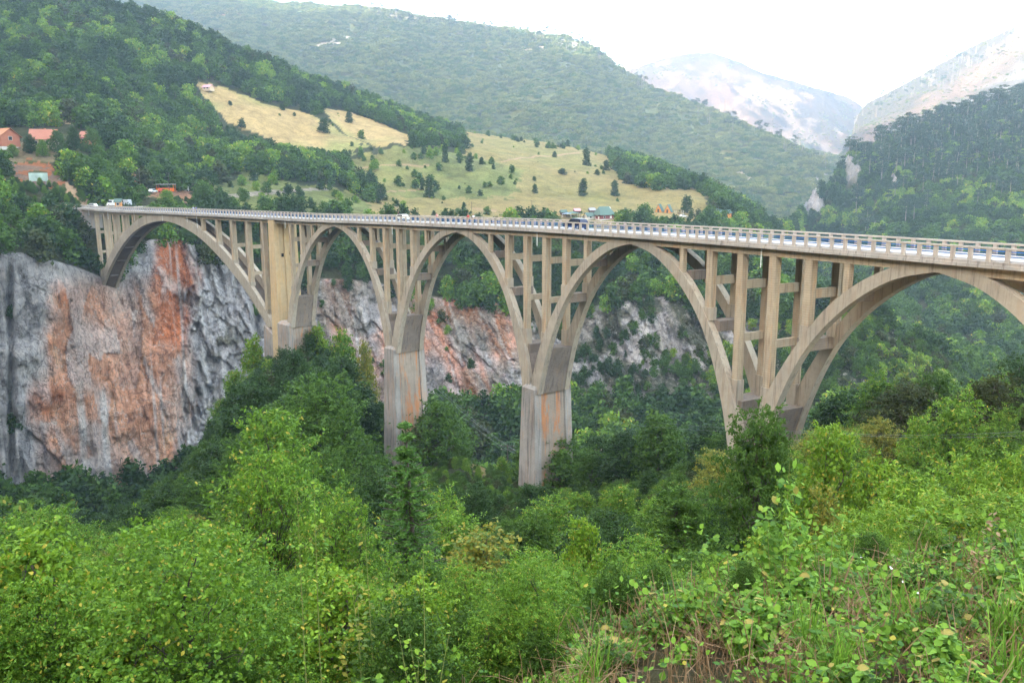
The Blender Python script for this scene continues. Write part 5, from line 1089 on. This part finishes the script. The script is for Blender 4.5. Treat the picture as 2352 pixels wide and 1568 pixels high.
p = at(1222, 491, 8, 9.9); pole('utility_pole', 'thin pole in the meadow just left of the pavilion', p, 9, .3, narm=1); p = at(1084, 492, 8, 9.9); pole('utility_pole', 'thin pole in the meadow above the walking couple', p, 8, .3, narm=1)
def wire(label, a, b_, sag, r=.025):
    a, b_ = Vector(a), Vector(b_); pts = [a.lerp(b_, t_/14)-Vector((0, 0, 4*sag*(t_/14)*(1-t_/14))) for t_ in range(15)]; mb = MB(); mb.tube(pts, r, 4); o = mb.build('power_line', M_GREYR); return tag(o, label, 'wire')
left_up = pix(880, 760, 245)
for i, dz in enumerate((14.7, 14.7, 13.7)):
    wire(('upper', 'middle', 'lower')[i]+' wire running from behind the second pier to the power pole', [float(q_)+(.5*i) for q_ in left_up], (pa[0]-1.7+1.7*i, pa[1], pa[2]+dz), 3)
    wire(('upper', 'middle', 'lower')[i]+' wire dropping from the power pole past the third pier', (pa[0]-1.7+1.7*i, pa[1], pa[2]+dz), (pbb[0]-1+i, pbb[1], pbb[2]+8.6-.5*i), 2.5)
for i, (y1, y2, y3) in enumerate(((985, 992, 978), (1000, 994, 990))):
    a, b_, c_ = [tuple(float(q_) for q_ in pix(x, y, Y)) for x, y, Y in ((1330, y1-45, 150), (1900, y2, 62), (2500, y3, 48))]
    wire(('upper', 'lower')[i]+' long wire crossing behind the big dark tree at right', a, b_, .8, .006); wire(('upper', 'lower')[i]+' wire in front of the dark trees at the right edge', b_, c_, .4, .005)
# ------------------------------------------------------------------ foreground trees and shrubs, each where it stands
def gpt(x, Y):
    z = 0.; X = 0.
    y = 1200.
    for _ in range(6): X = float(pix(x, y, Y)[0]); z = ground_z(X, Y); y = float(proj(X, Y, z)[1])
    return (X, Y, z-.15)
def hero(x, ytop, Y, w, meshes, h0, w0, label, name='broadleaf_tree', cat='tree', rz=None, group=None):
    p = gpt(x, Y); zt_ = float(pix(x, ytop, Y)[2]); h = zt_-p[2]; o = empty(name, p, RNG.uniform(0, 6.28) if rz is None else rz, label, cat, group); o.scale = (w/w0, w/w0, h/h0)
    for nm, me in zip(('crown', 'trunk'), meshes): c = bpy.data.objects.new(nm, me); C.objects.link(c); c.parent = o
    return o
ash = [broad(7, 5.5, 'bright', 15000, .075, nl=26, clump=10, seed=501+i, low=.12, nb=7, twigs=4, bark=M_BARKD, asp=.34, droop=.9, thick=.011) for i in range(2)]
ashl = [broad(7, 5.5, 'lime', 15000, .085, nl=24, clump=11, seed=511+i, low=.1, nb=7, twigs=4, bark=M_BARKD, asp=.30, droop=1.2, thick=.010) for i in range(2)]
openb = broad(8, 6, 'bright', 13000, .075, nl=30, clump=9, seed=521, low=.3, nb=7, twigs=7, bark=M_BARKD, asp=.42, thick=.012)
bushr = broad(4.5, 5.0, 'bright', 22000, .034, nl=22, clump=7, seed=531, low=.02, nb=6, twigs=4, bark=M_BARKD, asp=.62, droop=.2, thick=.012)
darkt = broad(10, 8.5, 'mid', 24000, .11, nl=30, clump=14, seed=541, low=.05, nb=8, twigs=3, bark=M_BARK, asp=.38, droop=-.6)
limet = broad(7, 5, 'lime', 12000, .08, nl=20, clump=9, seed=551, low=.1, nb=6, twigs=3, bark=M_BARK, asp=.6)
yelt = broad(4, 2.4, 'yellow', 5200, .045, nl=14, clump=8, seed=561, low=.05, nb=6, twigs=4, bark=M_BARKD, asp=.6, thick=.01)
sprc = conifer(10, 4.6, 'spruce', 15000, .11, seed=571, bare=.02, n=7, layers=24, asp=.28, tip=.15)
olivet = [broad(12, 12, 'olive', 14000, .26, nl=26, clump=14, seed=581+i, low=.05, nb=7, twigs=3, asp=.3, droop=.7) for i in range(2)]
hero(40, 1228, 9, 3.0, bushr, 4.5, 5, 'leafy round-leaved bush with yellow spotted leaves in the bottom left corner', 'bush', 'bush')
hero(-60, 1210, 10, 3.2, bushr, 4.5, 5, 'round-leaved bush cut by the left edge of the picture', 'bush', 'bush', rz=2.)
hero(150, 1330, 8, 2.2, bushr, 4.5, 5, 'lower round-leaved bush just right of the corner bush', 'bush', 'bush', rz=4.)
hero(365, 1178, 17, 3.2, ash[0], 7, 5.5, 'light green feathery ash tree at lower left, leaning left')
hero(520, 1200, 16, 2.6, ash[1], 7, 5.5, 'light green ash sapling right behind the feathery ash')
hero(648, 1032, 24, 4.2, openb, 8, 6, 'tall open tree with visible dark branches at lower left centre')
hero(800, 1135, 21, 3.2, openb, 8, 6, 'shorter open tree with dark stems next to the tall open tree', rz=2.2)
hero(945, 972, 28, 3.9, sprc, 10, 4.6, 'lone spruce with upright tip standing in front of the second pier', 'spruce_tree', 'tree')
hero(955, 1275, 13, 2.9, bushr, 4.5, 5, 'arching green shrub below the spruce with a dark hollow base', 'bush', 'bush', rz=1.)
hero(1110, 1190, 17, 2.9, yelt, 4, 2.4, 'yellow-flecked shrub right of the spruce', 'bush', 'bush')
hero(1235, 1250, 15, 2.4, ash[1], 7, 5.5, 'pale green shrub below the third pier', 'bush', 'bush')
hero(1335, 1180, 19, 1.8, limet, 7, 5, 'slim lime green sapling below the third pier', rz=.5)
hero(1450, 1225, 17, 3.0, ash[0], 7, 5.5, 'green shrub right of the slim lime sapling', 'bush', 'bush', rz=1.5)
hero(1725, 925, 38, 6.4, darkt, 10, 8.5, 'big dense dark green tree hiding the foot of the fourth pier')
hero(1560, 1105, 34, 5.6, darkt, 10, 8.5, 'dark green tree lower down to the left of the big dense tree', rz=2.)
hero(1885, 962, 31, 3.8, limet, 7, 5, 'vivid yellow-green tree right of the big dense dark tree')
hero(1990, 1040, 29, 3.4, limet, 7, 5, 'yellow-green tree behind the feathery lime ashes', rz=3.)
hero(1872, 1098, 18, 1.5, yelt, 4, 2.4, 'small golden yellow shrub beside the tall sapling', 'bush', 'bush')
for x, y, Y, w, i, lb in ((2055, 1085, 19, 3.8, 0, 'leftmost, nearest the golden shrub'), (2190, 1050, 22, 4.2, 1, 'second from left'), (2320, 1030, 21, 4., 0, 'third from left, with a pointed top'), (1985, 1165, 16, 2.8, 1, 'low one in front of the leftmost'), (2140, 1140, 16, 3.4, 0, 'low one in the middle'), (2290, 1130, 15, 3.2, 1, 'low one at the right'), (2430, 1060, 18, 3.6, 0, 'cut by the right edge')):
    hero(x, y, Y, w, ashl[i], 7, 5.5, 'lime green feathery ash, '+lb, group='feathery lime ashes at right', rz=x*.01)
hero(2075, 868, 86, 10.5, olivet[0], 12, 12, 'large dark olive tree at right in front of the gorge, left one')
hero(2265, 856, 72, 9.5, olivet[1], 12, 12, 'large dark olive tree at right in front of the gorge, right one'); hero(2390, 880, 70, 8, olivet[0], 12, 12, 'dark olive tree cut by the right edge', rz=2.)
for x, y, Y, w, kd, lb in ((590, 768, 213, 10, 'lime', 'yellow-green tree at the foot of the tower pier, left side'), (545, 845, 210, 9, 'lime', 'yellow-green tree on the left shoulder of the tower knoll'), (512, 915, 206, 8, 'bright', 'bright green tree on the left flank of the tower knoll'), (735, 742, 214, 9, 'lime', 'yellow-green tree to the right of the tower pier base'), (790, 752, 208, 11, 'bright', 'bright green crown at the right end of the tower knoll'), (845, 778, 203, 8, 'yellow', 'yellowing tree beside the top of the second pier')):
    hero(x, y, Y, w, PM[kd][0], 10, 8.2, lb)
for x, y, h, w, kd, lb in ((268, 652, 8, 9, 'dark', 'dark bush tucked under the foot of the main arch'), (378, 545, 10, 11, 'mid', 'green tree on the cliff top seen under the main arch crown'), (428, 556, 6, 8, 'mid', 'bush on the cliff edge right of the tree under the main arch'), (345, 548, 5, 7, 'bright', 'light bush on the cliff edge left of the tree under the main arch')):
    p = ground_at(x, y, 6.85, 7.6); put_tree('cliff_tree', PM[kd][0], p, h, 10, x, lb, None, wide=w/h)
# ---- lone trees of the meadow
rndt = broad(9, 8.5, 'dark', 2600, .32, nl=16, clump=7, seed=601, low=.05); colt = broad(12, 7, 'dark', 3000, .32, nl=16, clump=7, seed=602, low=.03)
for x, yb_, h, w, ms, lb in ((1340, 448, 13, 8.5, colt, 'left of the two big dark trees standing in the meadow'), (1411, 448, 12, 7.5, colt, 'right of the two big dark trees standing in the meadow'), (1348, 381, 17, 9, colt, 'tall dark tree at the top of the meadow'), (1291, 400, 5, 9, rndt, 'low round bush alone in the meadow'), (1372, 403, 5, 6, rndt, 'small round bush right of the tall dark tree'), (1227, 445, 7, 5, rndt, 'small green tree in the meadow left of the two big trees'), (1578, 490, 13, 10, rndt, 'round tree at the right end of the meadow by the picnic shelter'), (1022, 374, 15, 6, colt, 'dark cone-shaped tree at the upper left of the meadow'), (1077, 394, 14, 8, colt, 'dark tree left of the meadow track'), (987, 452, 15, 8, colt, 'lone dark tree above the scrub slope'), (742, 305, 12, 11, rndt, 'bushy tree between the two golden fields'), (803, 283, 10, 8, rndt, 'tree on the upper edge of the right golden field'), (830, 440, 13, 14, rndt, 'round dark tree above the bridge left of the meadow'), (875, 458, 11, 9, rndt, 'dark tree by the road above the bridge'), (1275, 362, 6, 6, rndt, 'small bush by the meadow track'), (1392, 392, 9, 7, colt, 'dark tree at the edge of the meadow wood'), (1105, 378, 6, 5, rndt, 'small tree at the top left of the meadow')):
    p = at(x, yb_, 8.0, 11.2); s_ = h/(9 if ms is rndt else 12); o = empty('meadow_tree', p, x, lb, 'tree', 'lone trees of the meadow'); o.scale = (w/(8.5 if ms is rndt else 7),)*2+(s_,)
    for nm, me in zip(('crown', 'trunk'), ms): c = bpy.data.objects.new(nm, me); C.objects.link(c); c.parent = o
for x, yb_, h, w, i, lb in ((70, 350, 9, 8, 0, 'in front of the brick house'), (135, 352, 11, 9, 1, 'in front of the cream house, hiding its right half'), (100, 360, 8, 8, 2, 'below the cream house'), (172, 350, 12, 10, 0, 'between the cream house and the small red roof'), (215, 352, 13, 11, 1, 'to the right of the small red roof'), (30, 362, 6, 7, 2, 'on the terrace below the brick house'), (150, 395, 11, 11, 0, 'at the right end of the red earth bank'), (250, 470, 9, 9, 1, 'just above the far bridge end'), (292, 480, 10, 11, 0, 'behind the parapet right of the far bridge end'), (470, 478, 12, 13, 1, 'behind the deck right of the orange kiosk'), (385, 474, 8, 10, 2, 'below the orange kiosk')):
    p = at(x, yb_, 7.9, 10.); kd = ('dark', 'mid', 'bright')[i]; put_tree('roadside_tree', PM[kd][0], p, h, 10, x*.7, WORD[kd]+' tree '+lb, 'trees by the far houses and road', wide=w/h*1.1)
# ---- the weedy bank under the camera
def weed(seed, kind, n, size, r, h, asp=.6, stems=10, lobesn=5):
    random.seed(seed); lobes = [((random.uniform(-r, r)*.6, random.uniform(-r, r)*.6, h*random.uniform(.25, .7)), (r*.5, r*.5, h*.35)) for _ in range(lobesn)]
    v, f, a = crown(lobes, n, size, 3, asp=asp, jit=.55, up=.9, shell=.3); mb = MB()
    for _ in range(stems): x, y = random.uniform(-r, r), random.uniform(-r, r); mb.tube([(x*.4, y*.4, -.1), (x*.7, y*.7, h*.5), (x, y, h*random.uniform(.7, 1.1))], [.006, .005, .002], 3)
    mv, mf = mbarr(mb); return joinm('weed', [(v, f, a, 0)]+[(mv, q, None, 1) for q in mf][:0]+[(mv, mf[0], None, 1)], [LM[kind], LM['straw']]) if len(mf) == 1 else joinm('weed', [(v, f, a, 0)]+[(mv, q, None, 1) for q in mf], [LM[kind], LM['straw']])
def tuft(seed, n, h, kind, curve=.5, w=.006):
    r_ = np.random.default_rng(seed); V, F = [], []
    for i in range(n):
        a, l, c_ = r_.uniform(0, 6.28), h*r_.uniform(.5, 1.2), curve*r_.uniform(.2, 1.4); b0 = r_.normal(size=2)*.07; d = np.array([math.cos(a), math.sin(a)]); sdir = np.array([-d[1], d[0]])*w*r_.uniform(.6, 1.5)
        k = len(V)*1; base = len(V)
        for t_, ww in ((0, 1), (.4, .9), (.75, .6), (1, .08)):
            q = b0+d*l*c_*t_**1.7; z = l*(t_-.42*c_*t_**2.2)
            V += [(q[0]-sdir[0]*ww, q[1]-sdir[1]*ww, z), (q[0]+sdir[0]*ww, q[1]+sdir[1]*ww, z)]
        F += [(base+2*j, base+2*j+1, base+2*j+3, base+2*j+2) for j in range(3)]
    return joinm('tuft', [(np.array(V), np.array(F), np.repeat(r_.random(n), 3), 0)], [LM[kind]])
def stalks(seed, n, h):
    random.seed(seed); mb = MB()
    for _ in range(n):
        x, y = random.gauss(0, .25), random.gauss(0, .25); a = random.uniform(0, 6.28); l = h*random.uniform(.5, 1.3); c_ = random.uniform(.1, .9)
        mb.tube([(x, y, -.05), (x+.3*l*c_*math.cos(a), y+.3*l*c_*math.sin(a), l*.5), (x+l*c_*math.cos(a), y+l*c_*math.sin(a), l*(1-.5*c_))], [.005, .004, .0015], 3)
    v, f = mbarr(mb); return joinm('stalks', [(v, q, None, 0) for q in f], [LM['straw']])
def vine(seed, kind='weed'):
    random.seed(seed); P = []; x = y = 0.; a = random.uniform(0, 6.28)
    for i in range(34): a += random.gauss(0, .3); x += .045*math.cos(a); y += .045*math.sin(a); z = .16+.16*math.sin(i*.25+seed)+random.uniform(-.03, .05); P.append((x+random.gauss(0, .03), y+random.gauss(0, .03), z))
    P = np.array(P); v, f = leaves(P, np.tile([0, 0, 1.], (len(P), 1)), .030, .8, jit=.5); return joinm('vine', [(v, f, RNG.random(len(P)), 0)], [LM[kind]])
BK = [weed(701, 'weed', 330, .026, .36, .42), weed(702, 'weed', 280, .033, .38, .38, .8), weed(703, 'mid', 320, .024, .34, .5), weed(704, 'bright', 300, .029, .38, .45, .5), vine(705), vine(706, 'bright'), tuft(707, 70, .55, 'weed'), tuft(708, 60, .42, 'straw', 1.1), stalks(709, 22, .5), stalks(710, 26, .42), weed(711, 'bright', 170, .040, .32, .34, .75)]
b1 = place(.35, 1.3, 14., seed=71, hid=1.5, xr=(-500, 2900)); b1 = b1[(b1[:, 1] > 2.1)]
r_ = np.random.default_rng(72); wgt = np.clip(.5+.7*fbm(b1[:, 0]/1.6, b1[:, 1]/1.6, 0, 73, 3), 0, 1)         # dry patches against lush ones
xb_, yb_ = pxy(b1); dryp = np.clip(np.exp(-((xb_-1750)/330)**2-((yb_-1560)/110)**2)+.8*np.exp(-((xb_-2280)/150)**2-((yb_-1540)/110)**2)*1., 0, 1)
isdry = r_.random(len(b1)) < .07+.42*np.clip(dryp*(.35+wgt), 0, 1)
ix = np.where(isdry, r_.choice([7, 8, 9, 9], len(b1)), r_.choice([0, 1, 2, 3, 4, 5, 6, 10, 0, 1, 4], len(b1)))
dist = b1[:, 1]; keep = (r_.random(len(b1)) < np.clip(1.35-dist/22, .5, 1))
scatter('bank_weeds', BK, b1[keep], r_.uniform(0, 6.28, keep.sum()), (r_.uniform(.65, 1.35, keep.sum()))*np.interp(dist[keep], [2, 4, 8, 14], [.5, .68, 1.0, 1.25]), ix[keep], 'tangle of nettles, vines and dry grass covering the near bank', 'weeds')
b2 = place(1.0, 2.0, 1/1.1, seed=75, hid=3, xr=(-300, 2700)); b2 = b2[(b2[:, 1] > 7)]; xb2 = pxy(b2)[0]; hh = fit_height(b2, r_.uniform(1.2, 3.6, len(b2)), np.array([(-300, 1300), (250, 1290), (330, 1290), (900, 1330), (1300, 1330), (1500, 1300), (1700, 1240), (1900, 1225), (2352, 1215), (2700, 1215)]), np.zeros(len(b2), bool)); k = hh > .5; b2, hh = b2[k], hh[k]
SH = [merged('shrub', *q) for q in (ash[0], bushr, limet, PN['mid'][0])]; SH0 = [7, 4.5, 7, 8]; i2 = r_.integers(0, 4, len(b2))
scatter('bank_shrubs', SH, b2, r_.uniform(0, 6.28, len(b2)), hh/np.array(SH0)[i2]*1.15, i2, 'mixed shrubs crowding the slope just below the bank', 'shrubs')
# tall sapling with large leaves in front of the big dark tree, tall stems, mullein, white flowers
M_STEM = plain('stem_green', (.22, .25, .07), .8, .2)
def sapling(name, label, cat, x, ytop, Y, size, n, w, kind='weed', stemn=4, rz=0.):
    p = gpt(x, Y); h = float(pix(x, ytop, Y)[2])-p[2]; random.seed(int(x)); o = empty(name, p, rz, label, cat); P, D = [], []
    for s_ in range(stemn):
        a = s_*2.3; top = (w*.32*math.cos(a)*(s_ > 0), w*.32*math.sin(a)*(s_ > 0), h*(1 if s_ == 0 else random.uniform(.55, .85))); pts = [(0, 0, 0), (top[0]*.5+random.gauss(0, .03), top[1]*.5, top[2]*.5), top]; mb = MB(); mb.tube(pts, [.006, .005, .002], 5); link('stem', mb.mesh('stem', M_STEM), o, (0, 0, 0))
        for i in range(n//stemn):
            t_ = random.uniform(.12, 1)**.8; q = [a_+(b_-a_)*t_ for a_, b_ in zip((0, 0, 0), top)]; rr = size*1.3+w*.22*(1-t_); P.append((q[0]+random.gauss(0, rr), q[1]+random.gauss(0, rr), q[2]+random.gauss(0, size))); D.append((random.gauss(0, .5), random.gauss(0, .5), .9))
    v, f = leaves(np.array(P), np.array(D), size, .58, jit=.3, droop=.4); link('foliage', joinm('foliage', [(v, f, RNG.random(len(P)), 0)], [LM[kind]]), o, (0, 0, 0)); return o
sapling('sapling', 'tall slender sapling with large bright leaves rising from the bank', 'sapling', 1792, 1058, 7.5, .042, 380, .6, stemn=5)
sapling('sapling', 'leafy sprout bending right at the foot of the tall sapling', 'sapling', 1900, 1170, 7.8, .04, 200, .7, stemn=4, rz=1.)
sapling('tall_weed', 'tall thin yellow-green weed standing before the open tree, left stem', 'weed', 722, 1120, 6.5, .022, 90, .35, 'lime', 1); sapling('tall_weed', 'tall thin yellow-green weed standing before the open tree, right stem', 'weed', 758, 1105, 6.6, .022, 130, .6, 'lime', 1)
sapling('tall_weed', 'yellow-tipped weed in front of the ash trees at lower centre left', 'weed', 860, 1200, 7.0, .028, 260, .9, 'yellow', 5); sapling('tall_weed', 'thin yellowish weed stalks leaning over the bank at lower left', 'weed', 985, 1260, 6.4, .025, 190, .8, 'lime', 5)
sapling('tall_weed', 'tall bare-stemmed weed near the right edge', 'weed', 2262, 1175, 8., .03, 80, .4, 'straw', 2)
def rosette(x, Y, size, label):
    p = gpt(x, Y); o = empty('mullein', p, .4, label, 'plant')
    for i in range(8):
        a = i*2.4; l = size*(.7+.3*random.random()); up = .75 if i > 3 else 1.7; mb = MB(); R = []
        for t_, w_ in ((0, .03), (.3, .16), (.6, .2), (.85, .12), (1, .01)): cx_, cz_ = l*t_*math.cos(math.atan(up))*1.1, l*(t_-.25*t_*t_)*math.sin(math.atan(up)); R.append([(cx_*math.cos(a)-w_*l*math.sin(a), cx_*math.sin(a)+w_*l*math.cos(a), cz_+.03*l), (cx_*math.cos(a), cx_*math.sin(a), cz_), (cx_*math.cos(a)+w_*l*math.sin(a), cx_*math.sin(a)-w_*l*math.cos(a), cz_+.03*l)])
        for k_ in range(4): mb.add(R[k_]+R[k_+1], [(0, 1, 4, 3), (1, 2, 5, 4)])
        link('leaf', mb.mesh('leaf', LM['silver'], True), o, (0, 0, 0))
rosette(1462, 3.15, .34, 'pale felty mullein leaves at the bottom edge of the picture')
fl = b1[(np.abs(xb_-2090) < 90) & (np.abs(yb_-1430) < 60)][:14] if len(b1) else b1
mbf = MB(); random.seed(5)
for q in fl:
    for _ in range(2): x, y, z = q[0]+random.gauss(0, .1), q[1]+random.gauss(0, .1), q[2]+random.uniform(.3, .5); mbf.add([(x+.013*math.cos(t_*1.256+.0), y+.013*math.sin(t_*1.256), z+random.uniform(-.006, .006)) for t_ in range(5)], [(0, 1, 2, 3, 4)])
if mbf.n: tag(mbf.build('white_flowers', M_WHITE), 'small white blossoms on the weeds at lower right', 'flowers', None, 'stuff')
# ------------------------------------------------------------------ haze
HZ = .00019
mb = MB(); mb.prism([(-5200, -1900, -190), (3700, -1900, -190), (6800, 7400, -190), (-6800, 7400, -190)], [(-5200, -1900, 2300), (3700, -1900, 2300), (6800, 7400, 2300), (-6800, 7400, 2300)])
m, t, o_ = newmat('haze_air'); pv = N(t, 'VolumePrincipled'); pv.inputs['Density'].default_value = HZ; pv.inputs['Color'].default_value = (.50, .64, .90, 1); pv.inputs['Anisotropy'].default_value = .3; L(t, pv.outputs[0], o_.inputs['Volume'])
hz = mb.build('haze', m); hz['kind'] = 'stuff'; hz['label'] = 'thin pale blue haze filling the valley air'
S.cycles.volume_step_rate = 4
